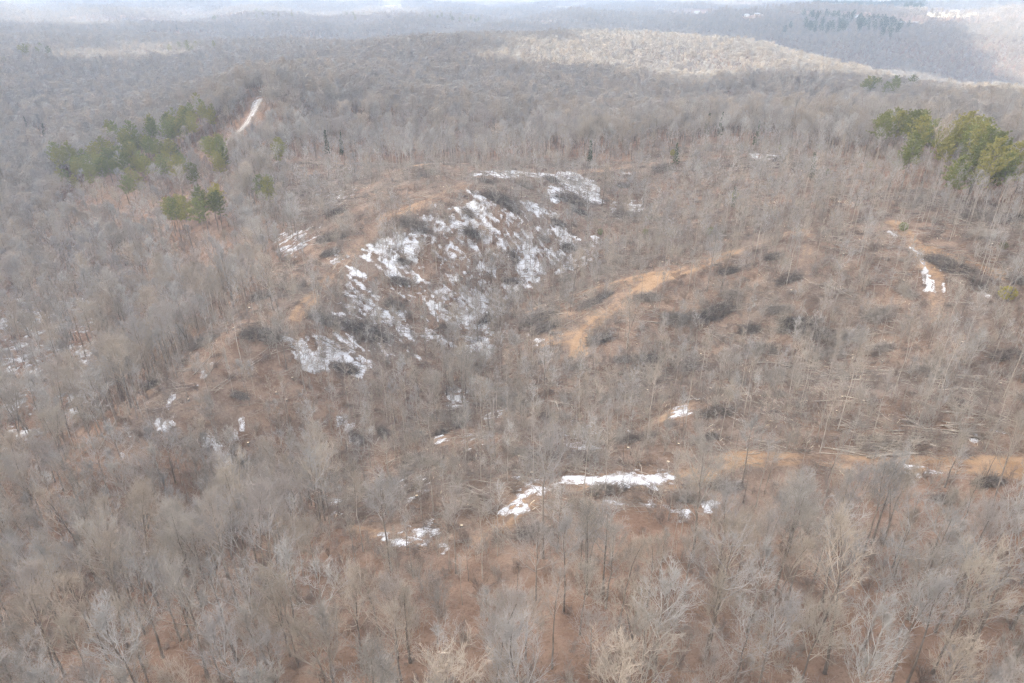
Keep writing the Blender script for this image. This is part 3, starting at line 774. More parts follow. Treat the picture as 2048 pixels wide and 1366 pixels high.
def scatter(name, label, templates, mats, P, which, rz, sc, tilt=None):
    """One object with many copies; templates: list of MB whose faces carry slot numbers."""
    Vs, F4s, F3s, m4s, m3s, tp, n = [], [], [], [], [], [], 0
    for i, t in enumerate(templates):
        V, F4, F3, m4, m3 = t.arrays()
        Vs.append(V); F4s.append(F4+n); F3s.append(F3+n); m4s.append(m4); m3s.append(m3); tp.append(np.full(len(V), i)); n += len(V)
    Vs.append(P); tp.append(np.full(len(P), -1))
    me = mesh_np(name, np.concatenate(Vs), np.concatenate(F4s), np.concatenate(F3s), mats, np.concatenate(m4s), np.concatenate(m3s))
    z3 = lambda a: np.concatenate([np.zeros((n, 3)), a]).astype(np.float32).ravel()
    rot = np.zeros((len(P), 3)); rot[:, 2] = rz
    if tilt is not None: rot[:, :2] = tilt
    if np.ndim(sc) == 1: sc = np.repeat(np.asarray(sc)[:, None], 3, 1)
    a = me.attributes.new('tpl', 'INT', 'POINT'); a.data.foreach_set('value', np.concatenate(tp).astype(np.int32))
    a = me.attributes.new('which', 'INT', 'POINT'); a.data.foreach_set('value', np.concatenate([np.zeros(n), which]).astype(np.int32))
    a = me.attributes.new('rot', 'FLOAT_VECTOR', 'POINT'); a.data.foreach_set('vector', z3(rot))
    a = me.attributes.new('scl', 'FLOAT_VECTOR', 'POINT'); a.data.foreach_set('vector', z3(sc))
    o = link(name, me); m = o.modifiers.new('copies', 'NODES'); m.node_group = scatter_group(name, len(templates))
    tag(o, label, kind='stuff')
    print(name, len(P), 'copies', round(time.time()-T0, 1))
    return o

def jgrid(x0, x1, y0, y1, c, g, jit=.48):
    X, Y = np.meshgrid(np.arange(x0, x1, c), np.arange(y0, y1, c)); X = X+(np.arange(X.shape[0]) % 2)[:, None]*c*.5
    return (X+g.uniform(-jit, jit, X.shape)*c).ravel(), (Y+g.uniform(-jit, jit, X.shape)*c).ravel()

def in_fan(x, y, m=45): return (np.abs(x) < .80*np.maximum(y, 0)+m) & (y > 22)

# tree shapes, fine ones for near and coarser ones for far
HW_KW = [   # kind, height, shape
 dict(H=21, cb=.42, spread=6.2, limbs=17, up=.75, a0=.85), dict(H=23, cb=.5, spread=4.6, limbs=16, up=.8, a0=.75), dict(H=19, cb=.36, spread=6.4, limbs=17, up=.6, a0=.95),
 dict(H=22, cb=.45, spread=5.2, limbs=13, up=.75, a0=.8, fork=True), dict(H=17, cb=.4, spread=4.3, limbs=12, up=.7, a0=.8), dict(H=24, cb=.55, spread=5.0, limbs=15, up=.75, a0=.8, lean=.16),
 dict(H=20, cb=.38, spread=5.6, limbs=10, up=.45, a0=1.0, jag=.05), dict(H=16, cb=.35, spread=3.6, limbs=12, up=.9, a0=.65)]
HW_MAT = ['twig', 'twig_grey', 'twig_tan', 'twig', 'twig_grey', 'twig_tan', 'twig_grey', 'twig']
HW_WORD = ['broad domed', 'tall upswept', 'wide spreading', 'forked', 'rounded', 'leaning', 'gnarled open', 'narrow upright']
SL_KW = [dict(H=19, cb=.55, spread=2.5, limbs=10, n2=5, n3=4, n4=2, r0=.115, up=.5), dict(H=16, cb=.5, spread=2.2, limbs=10, n2=4, n3=4, n4=2, r0=.095, up=.7, a0=.8), dict(H=21, cb=.62, spread=2.9, limbs=10, n2=5, n3=4, n4=2, r0=.13, up=.4),
         dict(H=14, cb=.5, spread=2.0, limbs=9, n2=4, n3=4, n4=2, r0=.09, up=.6, lean=.25), dict(H=12, cb=.8, spread=.9, limbs=4, n2=3, n3=2, n4=0, r0=.1, up=.3)]
SL_WORD = ['tall thin', 'short thin', 'tall bare-stemmed', 'leaning', 'broken-topped']
# ------------------------------------------------------------------ far houses, each in its clearing: pixel, width in pixels, storeys, walls, roof
HOUSES = [(1064,6,7,2,'wall','roof'),(1150,13,12,1,'wall','roof'),(1163,14,9,1,'wall_tan','roof'),(1181,25,6,1,'wall','roof'),(1238,23,6,1,'wall_tan','roof_dark'),(1316,25,9,1,'wall','roof'),(1343,29,8,1,'wall','roof_dark'),
 (1394,28,9,2,'wall','roof'),(1416,27,8,1,'wall','roof'),(1441,30,14,1,'wall','roof'),(1481,32,7,2,'wall','roof_dark'),(1494,33,8,1,'wall','roof'),(1513,31,8,1,'wall_tan','roof'),
 (1706,40,16,2,'wall','roof'),(1724,41,8,1,'wall','roof'),(1755,45,7,3,'wall','roof'),(1803,52,9,2,'wall_tan','roof'),(1828,54,5,3,'wall','roof'),(1908,27,12,1,'wall_tan','roof'),
 (775,16,14,1,'wall','roof'),(842,5,16,2,'wall','roof'),(858,7,9,1,'wall','roof'),(872,10,9,1,'wall','roof_dark'),(920,13,8,1,'wall','roof'),(853,32,5,1,'wall','roof'),(911,32,7,1,'wall','roof'),(927,31,6,1,'wall_tan','roof')]
HW_AT = []
for u, v, wpx, st, wm, rm in HOUSES:
    p = hit(u, v); HW_AT.append((p[0], p[1], np.linalg.norm(p-[0, 0, CAM_H])))
def clear_of_houses(x, y):
    k = np.ones(len(x), bool)
    for (hx, hy, D), h in zip(HW_AT, HOUSES):
        wm = h[2]*D/FPX; d = np.array([hx, hy])/math.hypot(hx, hy)
        along = (x-hx)*d[0]+(y-hy)*d[1]; across = np.abs(-(x-hx)*d[1]+(y-hy)*d[0])
        # a yard, deeper on the open side of the house
        k &= ~((across < wm*.75+6) & (along < wm*.6+8) & (along > -(90 if D < 2600 else 200)))
    return k
# ---- single trees
def ordinal(n):
    w = ['first','second','third','fourth','fifth','sixth','seventh','eighth','ninth','tenth','eleventh','twelfth','thirteenth','fourteenth','fifteenth','sixteenth','seventeenth','eighteenth','nineteenth','twentieth']
    return w[n] if n < 20 else '%d%s' % (n+1, {1: 'st', 2: 'nd', 3: 'rd'}.get((n+1) % 10 if (n+1) % 100 not in (11, 12, 13) else 0, 'th'))

# landmarks one can find in the picture (photo pixels)
MARKS = [((1230,960),'the snow-covered bend of track'),((1060,1000),'the snowy track fork'),((830,1078),'the short snow-streaked track'),((1250,880),'the dark brush hollow'),((1150,880),'the snow patch above the track'),
 ((950,850),'the small snowy mound'),((660,710),'the big snow patch low on the spur'),((790,520),'the snow field high on the spur'),((760,610),'the broken snow mid spur'),((1040,520),'the snow tongue above the stream hollow'),
 ((930,640),'the snowy foot of the slope'),((1150,370),'the snow crescent on the spur top'),((915,800),'the dark stream hollow'),((480,940),'the shaded stream bed'),((1080,685),'the snow spot by the orange track'),
 ((1200,640),'the orange track'),((1320,555),'the upper orange track'),((1400,690),'the brushy hollow past the orange track'),((1600,560),'the brown slope below the ridge track'),((1840,520),'the curved line of snow'),
 ((1360,820),'the pale dirt clearing'),((1520,915),'the orange clay strip'),((1900,935),'the far end of the clay strip'),((1700,760),'the grey log piles'),((1900,860),'the scattered logs'),
 ((100,680),'the snowy valley floor'),((320,840),'the snow specks at the spur end'),((420,740),'the snow streaks on the spur flank'),((720,860),'the dark snow-dusted gully'),((600,480),'the shaded snow pocket'),
 ((500,640),'the brown spur crest'),((700,500),'the spur-top track'),((1500,450),'the thinned upper slope'),((1530,312),'the far snow strip'),((1900,330),'the green pine clump'),
 ((1950,560),'the clay spur track'),((1960,680),'the yellowed bush'),((300,1080),'the wooded stream bend')]
MW = np.array([at(*m[0]) for m in MARKS])
def zone(x, y, z):
    u, v, _ = project([(x, y, z)])[0]
    if v > 1130:
        c = int(np.clip(u, 0, 2047)//256); row = 'bottom edge' if v > 1290 else 'lower woods'
        side = ['far left corner', 'left', 'left of centre', 'just left of middle', 'just right of middle', 'right of centre', 'right', 'far right corner'][c]
        return 'the %s, %s' % (row, side)
    i = int(np.argmin(np.hypot(MW[:, 0]-x, MW[:, 1]-y))); return MARKS[i][1]

def label_all(items, noun, pre):
    """A label of its own for every tree: its look, what it stands by, and its turn from the left there."""
    by = {}
    for o, (x, y, z), look in items: by.setdefault((zone(x, y, z), look), []).append((project([(x, y, z)])[0][0], o))
    for (zn, look), lst in by.items():
        lst.sort(key=lambda q: q[0])
        for i, (u, o) in enumerate(lst):
            edge = zn.startswith('the bottom') or zn.startswith('the lower')
            place = ('in ' if zn.startswith('the lower') else 'on ' if edge else 'by ')+zn
            o['label'] = ('%s %s %s' % (look, noun, place)) if len(lst) == 1 else ('%s %s %s from left %s' % (ordinal(i), look, noun, place))

def protos(kws, mats, seeds, noun, lod=0, trunk_mat='trunk'):
    out = []
    for i, kw in enumerate(kws):
        t, c = bare_tree(seeds+i, lod=lod, **kw)
        out.append((t.mesh(noun+'_trunk', [MAT[trunk_mat] if isinstance(trunk_mat, str) else MAT[trunk_mat[i]]]), c.mesh(noun+'_crown', [MAT[mats[i]]])))
    return out

def single(name, proto, x, y, z, rz, sc, cat, group, partnames=('trunk', 'crown'), tilt=0.0):
    root = bpy.data.objects.new(name, None); COL.objects.link(root)
    root.location = (x, y, z); root.rotation_euler = (tilt, 0, rz); root.scale = (sc, sc, sc)
    root.empty_display_size = .5
    tag(root, None, cat, group)
    for nm, me in zip(partnames, proto): link(nm, me, root)
    return root

# ------------------------------------------------------------------ pines
def tree_at(u, v, H, frac=.62):
    """Base of a tree whose crown's middle shows at this pixel."""
    p = hit(u, v); D = np.linalg.norm(p-[0, 0, CAM_H])
    for _ in range(3):
        p = hit(u, min(v+frac*H*FPX/D*.96, 1360)); D = np.linalg.norm(p-[0, 0, CAM_H])
    return p
PINE_KW = [dict(H=22, cb=.5, spread=5.6), dict(H=20, cb=.42, spread=5.0), dict(H=24, cb=.55, spread=5.8), dict(H=17, cb=.36, spread=4.8)]
PINE_MAT = ['needle', 'needle', 'needle', 'needle']
def pine_protos(kws, mats, seed, noun, lod, **ov):
    out = []
    for i, kw in enumerate(kws):
        k = dict(kw); k.update(ov); t, b, c = pine_tree(seed+i, lod=lod, **k)
        out.append((t.mesh(noun+'_trunk', [MAT['trunk']]), b.mesh(noun+'_limbs', [MAT['trunk']]), c.mesh(noun+'_crown', [MAT[mats[i]]], False)))
    return out
PN = pine_protos(PINE_KW, PINE_MAT, 800, 'pine', 0, tuft_n=22)
PY = pine_protos(PINE_KW[:1], ['needle_yellow'], 820, 'pine', 0, tuft_n=22)
PC = pine_protos([dict(H=19, cb=.16, spread=2.8), dict(H=15, cb=.12, spread=2.3)], ['needle_dark', 'needle_dark'], 830, 'cedar', 0, conical=True, tuft_n=20)
PW = ['round-topped', 'bushy', 'tall flat-topped', 'short dense']
PINES = [  # clusters: centre pixel, half sizes in pixels, how many, where
 ((1760,262),(34,14),9,'green pine','the right-hand pine clump, upper end'),((1830,268),(44,20),14,'green pine','the right-hand pine clump, middle'),((1925,290),(40,22),9,'green pine','the right-hand pine clump, far side'),
 ((1965,335),(44,26),13,'green pine','the right-hand pine clump, lower end'),((1890,300),(40,20),8,'green pine','the right-hand pine clump, near side'),((1798,318),(18,10),3,'green pine','the right-hand pine clump, outlier'),((1900,350),(30,12),3,'green pine','the pine clump near the pale track'),
 ((172,345),(50,24),11,'green pine','the left pine belt, lower end'),((245,312),(55,24),13,'green pine','the left pine belt, middle'),((315,300),(50,20),9,'green pine','the left pine belt, inner side'),((345,262),(36,24),10,'green pine','the left pine belt, upper knot'),
 ((210,328),(60,22),12,'green pine','the left pine belt, lower middle'),((285,288),(45,22),10,'green pine','the left pine belt, upper middle'),((375,250),(40,22),10,'green pine','the left pine belt, top'),((402,232),(32,24),12,'green pine','the left pine belt by the gravel road'),((226,266),(20,10),3,'green pine','the upper left pine knot'),((432,290),(22,22),5,'green pine','the gravel road bend'),((448,325),(14,20),4,'green pine','the snowy gap below the gravel road'),
 ((270,375),(26,14),4,'green pine','the scattered pines below the belt'),((380,425),(42,10),7,'green pine','the yellow-green row'),((430,410),(30,9),6,'green pine','the yellow-green row, far end'),((536,378),(14,8),3,'green pine','the small clump left of the spur'),
 ((360,345),(40,18),5,'green pine','the woods below the gravel road'),((150,330),(34,20),7,'green pine','the left pine belt, outer side'),((300,325),(50,18),9,'green pine','the left pine belt, front row'),
 ((575,300),(16,8),2,'green pine','the woods below the gravel road end'),((1762,176),(34,8),7,'green pine','the far ridge below the lit crest'),((1735,178),(20,6),3,'green pine','the far ridge, outer side'),((1815,176),(14,8),3,'green pine','the far ridge, end'),
 ((78,106),(44,7),12,'green pine','the distant left ridge'),((10,122),(12,6),3,'green pine','the left frame edge ridge'),((520,28),(14,7),7,'green pine','the distant upper knoll'),((438,40),(14,5),6,'green pine','the distant upper slope'),((575,33),(36,5),9,'green pine','the distant upper line'),
 ((710,35),(30,5),8,'green pine','the distant middle line'),((885,37),(28,5),8,'green pine','the distant line below the pale field'),((930,40),(36,4),7,'green pine','the distant line further right'),((380,98),(70,8),10,'green pine','the dark far hollow')]
gp = np.random.default_rng(77); items = []; PINE_XY = []
CEDARS = [(657,286),(684,290),(686,282),(58,250),(92,262),(1412,250),(1438,250),(1350,300),(556,300),(330,30),(355,58),(345,44),(1510,265),(1620,330),(1465,385),(1180,300),(1288,160),(1230,40)]
for (c, hs, n, noun, where) in PINES:
    pts = []
    for _ in range(n*12):
        a = gp.uniform(0, 6.28); r_ = math.sqrt(gp.uniform(0, 1)); q = (c[0]+math.cos(a)*r_*hs[0], c[1]+math.sin(a)*r_*hs[1])
        i = int(gp.integers(0, 4)); sc = gp.uniform(.68, .95); p = tree_at(q[0], q[1], PINE_KW[i]['H']*sc, .76)
        if all(math.hypot(p[0]-s[0], p[1]-s[1]) > 3.0 for s in pts): pts.append((p[0], p[1], i, sc))
        if len(pts) >= n: break
    pts.sort(key=lambda s: project([(s[0], s[1], float(ground(np.array([s[0]]), np.array([s[1]]))[0]))])[0][0])
    for j, (x, y, i, sc) in enumerate(pts):
        z = float(ground(np.array([x]), np.array([y]))[0]); yel = 'yellow-green row, far end' in where and j == len(pts)-2
        PINE_XY.append((x, y)); o = single('pine_tree', PY[0] if yel else PN[i], x, y, z, gp.uniform(0, 6.28), sc, 'tree', 'pines standing among the leafless woods', ('trunk', 'limb', 'crown'))
        o['label'] = '%s %s pine %s in %s' % (ordinal(j), PW[i], 'from left', where) if not yel else 'yellowing pine in the yellow-green row below the left belt'
for j, (u, v) in enumerate(sorted(CEDARS)):
    i = j % 2; H = [19, 15][i]; p = tree_at(u, v, H, .5)
    PINE_XY.append((p[0], p[1])); o = single('cedar_tree', PC[i], p[0], p[1], p[2], gp.uniform(0, 6.28), gp.uniform(.55, .8), 'tree', 'dark conical evergreens scattered in the woods', ('trunk', 'limb', 'crown'))
    o['label'] = 'dark conical evergreen in the bare woods, %s from left among the conical evergreens' % ordinal(j)
# the far plateau's pine wood
fpx, fpy = [], []
P = path([(1620,16),(1700,13),(1845,14),(1850,24),(1830,30),(1750,24),(1640,20)])
lo, hi = P.min(0), P.max(0); X, Y = jgrid(lo[0], hi[0], lo[1], hi[1], 13, gp); k = poly_sd(X, Y, P) < 0; X, Y = X[k], Y[k]
P2 = path([(1600,45),(1680,40),(1790,52),(1830,64),(1800,90),(1700,80),(1560,80)])
lo, hi = P2.min(0), P2.max(0); X2, Y2 = jgrid(lo[0], hi[0], lo[1], hi[1], 16, gp); k = (poly_sd(X2, Y2, P2) < 0) & (gp.random(len(X2)) < .4); X2, Y2 = X2[k], Y2[k]
X, Y = np.concatenate([X, X2]), np.concatenate([Y, Y2]); k = clear_of_houses(X, Y); X, Y = X[k], Y[k]
fpt = []
for i, kw in enumerate(PINE_KW[:3]):
    t, b, c = pine_tree(850+i, lod=1, tuft_n=8, **kw); fpt.append(merge_mbs([(t, 0), (b, 0), (c, 1)]))
scatter('far_pine_forest', 'dark evergreen wood on the hazy far plateau', fpt, [MAT['trunk'], MAT['needle_dark']], np.stack([X, Y, ground(X, Y)], 1), gp.integers(0, 3, len(X)), gp.uniform(0, 6.28, len(X)), gp.uniform(.9, 1.3, len(X)))

PINE_XY = np.array(PINE_XY)
def clear_of_pines(x, y, gg):
    k = np.ones(len(x), bool); uu = gg.random(len(x))
    for i in range(0, len(x), 4000):
        xs, ys = x[i:i+4000], y[i:i+4000]; dx, dy = xs[:, None]-PINE_XY[None, :, 0], ys[:, None]-PINE_XY[None, :, 1]
        r = np.hypot(xs, ys)[:, None]; tx, ty = -xs[:, None]/r, -ys[:, None]/r
        along = dx*tx+dy*ty; across = np.abs(-dx*ty+dy*tx)
        d = np.hypot(dx, dy).min(1); front = ((along > 0) & (along < 62) & (across < 4.5)).any(1)
        k[i:i+4000] = (d > 4.2) & (~front | (uu[i:i+4000] < .25))
    return k
def clear_of_road(x, y):
    Pr = smooth_line(RW, 4); k = line_d(x, y, Pr) > 7
    for q in Pr[::2]:
        t = -q/np.hypot(*q); al = (x-q[0])*t[0]+(y-q[1])*t[1]; ac = np.abs(-(x-q[0])*t[1]+(y-q[1])*t[0])
        k &= ~((al > 0) & (al < 40) & (ac < 3.4))
    return k
def merged(kw, seed, lod, slots, **over):
    k = dict(kw); k.update(over); t, c = bare_tree(seed, lod=lod, **k)
    return merge_mbs([(t, slots[0]), (c, slots[1])])

TM = [MAT['trunk'], MAT['twig'], MAT['twig_grey'], MAT['twig_tan'], MAT['trunk_pale']]
SLOT = {'twig': 1, 'twig_grey': 2, 'twig_tan': 3}
g = np.random.default_rng(21)

# ---- woods near enough to see single trees
fx, fy = jgrid(-420, 420, 24, 470, 4.9, g)
ok = in_fan(fx, fy); fx, fy = fx[ok], fy[ok]
sd = in_logged(fx, fy); td = track_d(fx, fy)
rd = line_d(fx, fy, smooth_line(RW, 4)[:]) 
dens = np.where(sd > 0, 1.0, 0.0)
hol = line_d(fx, fy, HOLLOW)
dens = np.where((sd <= 0) & (hol < 9) & (hol+fx*0 < 9), .30, dens)
dens = np.where((sd <= 0) & (hol >= 9), .035, dens)
VAL = path([(0,590),(200,590),(200,790),(160,850),(0,900)]); T3 = TRACKW[7][0]
frontT = np.zeros(len(fx), bool)
for q in np.concatenate([T3[::4], TRACKW[8][0][::4]]):
    tt = -q/np.hypot(*q); al = (fx-q[0])*tt[0]+(fy-q[1])*tt[1]; ac = np.abs(-(fx-q[0])*tt[1]+(fy-q[1])*tt[0]); frontT |= (al > 0) & (al < 24) & (ac < 4.5)
dens = np.where(frontT, dens*.14, dens)
inval = poly_sd(fx, fy, VAL) < 0
dens = np.where(inval, .9, dens)
keep = (g.random(len(fx)) < dens*(.86+.14*vnoise(fx, fy, 30, 8))) & (td > 1.0) & clear_of_road(fx, fy) & clear_of_pines(fx, fy, g)
fx, fy = fx[keep], fy[keep]; fz = ground(fx, fy)
fdist = np.sqrt(fx**2+fy**2+(fz-CAM_H)**2)
fwhich = g.integers(0, 8, len(fx)); fs = (.58+.46*g.random(len(fx))**1.6)*np.where(in_logged(fx, fy) < 0, .85, 1.0); frz = g.uniform(0, 6.283, len(fx))
# ---- slender trees left standing on the cleared ground
sx, sy = jgrid(-260, 330, 60, 420, 3.7, g)
ok = in_fan(sx, sy); sx, sy = sx[ok], sy[ok]
sd = in_logged(sx, sy); td = track_d(sx, sy); hol = line_d(sx, sy, HOLLOW); ss_ = poly_sd(sx, sy, SNOWSIDE)
clump = fbm(sx, sy, 34, 2, 77)
dens = np.where(sd < 0, .37+.18*clump, 0)
dens = np.where((sd < 0) & (hol < 12), .5, dens)
dens = np.where((sd >= 0) & (sd < 14), .35, dens)
uvd = project(np.stack([sx, sy, ground(sx, sy)], 1))
right = (uvd[:, 0] > 1180) & (uvd[:, 1] < 560); dens = np.where((sd < 0) & right, .5+.15*clump, dens)
ridge = (uvd[:, 0] < 940) & (ss_ > 0) & (sd < 0) & (hol > 14); dens = np.where(ridge, .30+.14*clump, dens)
keep = (g.random(len(sx)) < dens) & (td > .8)
sx, sy = sx[keep], sy[keep]; sz = ground(sx, sy)
sdist = np.sqrt(sx**2+sy**2+(sz-CAM_H)**2)
swhich = g.choice(5, len(sx), p=[.3, .24, .22, .14, .10]); ssc = g.uniform(.6, .95, len(sx)); srz = g.uniform(0, 6.283, len(sx))

def pick(x, y, z, h, n):
    """The n trees that show largest in the frame."""
    b = project(np.stack([x, y, z], 1)); t = project(np.stack([x, y, z+h], 1))
    vis = (b[:, 2] > 5) & (t[:, 0] > -20) & (t[:, 0] < 2068) & (t[:, 1] < 1366) & (b[:, 1] > 0)
    shown = np.clip(np.minimum(b[:, 1], 1366)-np.maximum(t[:, 1], 0), 0, None)*vis
    o = np.argsort(-shown)[:n]; m = np.zeros(len(x), bool); m[o[shown[o] > 0]] = True
    return m
hwH = np.array([k['H'] for k in HW_KW]); slH = np.array([k['H'] for k in SL_KW])
f_one = pick(fx, fy, fz, hwH[fwhich]*fs, 300)
s_one = pick(sx, sy, sz, slH[swhich]*ssc, 300)
print('woods', len(fx), 'slender', len(sx))

def hw_merge(lod, seed, **kw): return [merged(k, seed+i, lod, (0, SLOT[HW_MAT[i]]), **kw) for i, k in enumerate(HW_KW)]
hw_near = protos(HW_KW, HW_MAT, 100, 'bare_tree')
items = []
for i in np.nonzero(f_one)[0]:
    o = single('bare_tree', hw_near[fwhich[i]], fx[i], fy[i], fz[i], frz[i], fs[i], 'tree', 'leafless hardwood trees of the nearer woods')
    items.append((o, (fx[i], fy[i], fz[i]), HW_WORD[fwhich[i]]))
label_all(items, 'bare tree', '')
sl_near = protos(SL_KW, ['twig_grey', 'twig', 'twig_tan', 'twig_grey', 'twig'], 200, 'slender_tree', 0, ['trunk_pale', 'trunk_pale', 'trunk_pale', 'trunk', 'trunk'])
items = []
for i in np.nonzero(s_one)[0]:
    o = single('slender_tree', sl_near[swhich[i]], sx[i], sy[i], sz[i], srz[i], ssc[i], 'tree', 'slender trees left standing on the cleared slopes')
    items.append((o, (sx[i], sy[i], sz[i]), SL_WORD[swhich[i]]))
label_all(items, 'slender tree', '')
print('single trees', round(time.time()-T0, 1))

# ---- the rest of the woods
rest = ~f_one
mid = rest
P = np.stack([fx, fy, fz], 1)
near = mid & (fdist < 190)
t0 = hw_merge(1, 300, n4=4, n3=5)
P_m, w_m, r_m, s_m = P[mid], fwhich[mid], frz[mid], fs[mid]
# ridges behind
def band(r0, r1, c, seed):
    gg = np.random.default_rng(seed); x, y = jgrid(-r1*.86, r1*.86, r0*.6, r1, c, gg); r = np.hypot(x, y)
    k = (r >= r0) & (r < r1) & (np.abs(x) < .80*y+30); x, y = x[k], y[k]
    k = clear_of_road(x, y) & clear_of_pines(x, y, gg); k &= ~((np.hypot(x-RW[-1, 0], y-RW[-1, 1]) < 12)); x, y = x[k], y[k]
    k = clear_of_houses(x, y); x, y = x[k], y[k]
    for f in FIELDS:
        k = poly_sd(x, y, path(f)) > 0; x, y = x[k], y[k]
    return np.stack([x, y, ground(x, y)], 1), gg
k = np.hypot(fx, fy) < 470
B1, g1 = band(470, 1050, 4.9, 31)
k = in_logged(B1[:, 0], B1[:, 1]) > 0
B1 = B1[k]
scatter('hardwood_forest', 'leafless grey hardwood forest around and beyond the cleared slopes', t0, TM, P_m, w_m, r_m, s_m[:, None]*np.where(fdist[mid] > 200, 1., 0.)[:, None]*np.array([.16, .16, -.1]) + s_m[:, None])
t1 = hw_merge(2, 400, n4=0, n3=6, n2=6)
B2, g2 = band(1050, 2000, 6.6, 32); B3, g3 = band(2000, 4700, 11.5, 33)
PB = np.concatenate([B1, B2, B3]); n = len(PB); gg = np.random.default_rng(5)
sB = gg.uniform(.62, .95, n)*np.concatenate([np.ones(len(B1)), np.full(len(B2), 1.05), np.full(len(B3), 1.25)])
scatter('far_forest', 'leafless purple-grey forest covering the ridges and plateau beyond', t1, TM, PB, gg.integers(0, 8, n), gg.uniform(0, 6.28, n), sB[:, None]*np.array([1.25, 1.25, .84]))
sr = ~s_one
t2 = [merged(k_, 500+i, 1, (4 if i < 3 else 0, 2 if i % 2 == 0 else 1)) for i, k_ in enumerate(SL_KW)]
scatter('slender_tree_stand', 'slender bare trees thinly standing over the upper cleared slopes', t2, TM, np.stack([sx, sy, sz], 1)[sr], swhich[sr], srz[sr], ssc[sr])

# ---- undergrowth
ux, uy = jgrid(-300, 360, 25, 360, 2.6, g); k = in_fan(ux, uy); ux, uy = ux[k], uy[k]
sd = in_logged(ux, uy); td = track_d(ux, uy); cl = fbm(ux, uy, 22, 3, 55)
dens = np.where(sd > 0, .62+.3*cl, .68+.5*cl); dens = np.where(poly_sd(ux, uy, VAL) < 0, .15, dens)
k = (g.random(len(ux)) < dens) & (td > .3) & (line_d(ux, uy, smooth_line(RW, 4)) > 5)
k &= (np.hypot(ux, uy) < 250) | (g.random(len(ux)) < .5)
ux, uy = ux[k], uy[k]
bx, by = jgrid(-330, -120, 330, 470, 3.0, g); rdd = line_d(bx, by, smooth_line(RW, 4)); k = (rdd > 3.4) & (rdd < 40); ux, uy = np.concatenate([ux, bx[k]]), np.concatenate([uy, by[k]]); n = len(ux)
US = [merge_mbs([(shrub(600+i, H, st, tw, spd), mi)]) for i, (H, st, tw, spd, mi) in enumerate([(3.2, 8, 8, .5, 0), (2.2, 10, 7, .7, 0), (4.6, 6, 11, .3, 1), (1.6, 12, 6, .9, 0), (5.5, 4, 14, .22, 1)])]
scatter('undergrowth', 'thin leafless brush and saplings over the leaf litter', US, [MAT['shrub'], MAT['twig']], np.stack([ux, uy, ground(ux, uy)], 1), g.choice(5, n, p=[.28, .26, .18, .18, .10]), g.uniform(0, 6.28, n), g.uniform(.6, 1.25, n))

# ---- branch litter on the cleared ground
lx, ly = jgrid(-260, 330, 60, 400, 2.4, g); k = in_fan(lx, ly); lx, ly = lx[k], ly[k]
sd = in_logged(lx, ly); cl = fbm(lx, ly, 16, 3, 91)
k = (sd < 0) & (g.random(len(lx)) < .62+.6*cl) & (track_d(lx, ly) > -.6); lx, ly = lx[k], ly[k]; n = len(lx)
def litter_mb(seed, m, lmin, lmax, rmin, rmax, mi, spread, ext=(1.7, 1.2), tw=True):
    gg = np.random.default_rng(seed); S, r = sticks(gg, m, ext, .3, lmin, lmax, rmin, rmax, spread); mb = MB(); mb.add(*tubes(S, taper(r, 4, .5), 4), mi)
    if tw:
        idx = np.repeat(np.arange(m), 4); T = branch_from(gg, S, idx, gg.uniform(.1, .98, len(idx)), gg.uniform(.3, 1., len(idx)), gg.uniform(.3, 1.3, len(idx)), 3, .12, .12)
        T[..., 2] = np.maximum(T[..., 2], .02); mb.add(*tubes(T, np.full((len(idx), 3), .015), 3), mi)
    return mb
LT = [litter_mb(700, 10, 1.5, 4.5, .02, .05, 0, .5), litter_mb(701, 8, 1, 3, .02, .045, 1, .9), litter_mb(702, 5, 2.5, 6, .035, .075, 2, .35), litter_mb(703, 12, .6, 2.2, .015, .035, 0, 1.6), litter_mb(704, 3, .5, 1.4, .04, .09, 3, 1.6, tw=False), litter_mb(705, 6, 5, 9, .035, .07, 2, .22, ext=(2.5, 1.4)), litter_mb(706, 8, 4, 8, .03, .06, 1, .3, ext=(2.2, 1.6))]
yd = hit(1190, 590)-hit(1130, 611); yaw = math.atan2(yd[1], yd[0])+.75*fbm(lx, ly, 45, 2, 17)+g.normal(size=n)*.3
scatter('branch_litter', 'cut branches and sticks strewn over the cleared ground', LT, [MAT['brush'], MAT['brush_grey'], MAT['log'], MAT['cut']], np.stack([lx, ly, ground(lx, ly)+.02], 1), g.choice(7, n, p=[.24, .2, .13, .16, .06, .1, .11]), yaw, g.uniform(.7, 1.3, n))
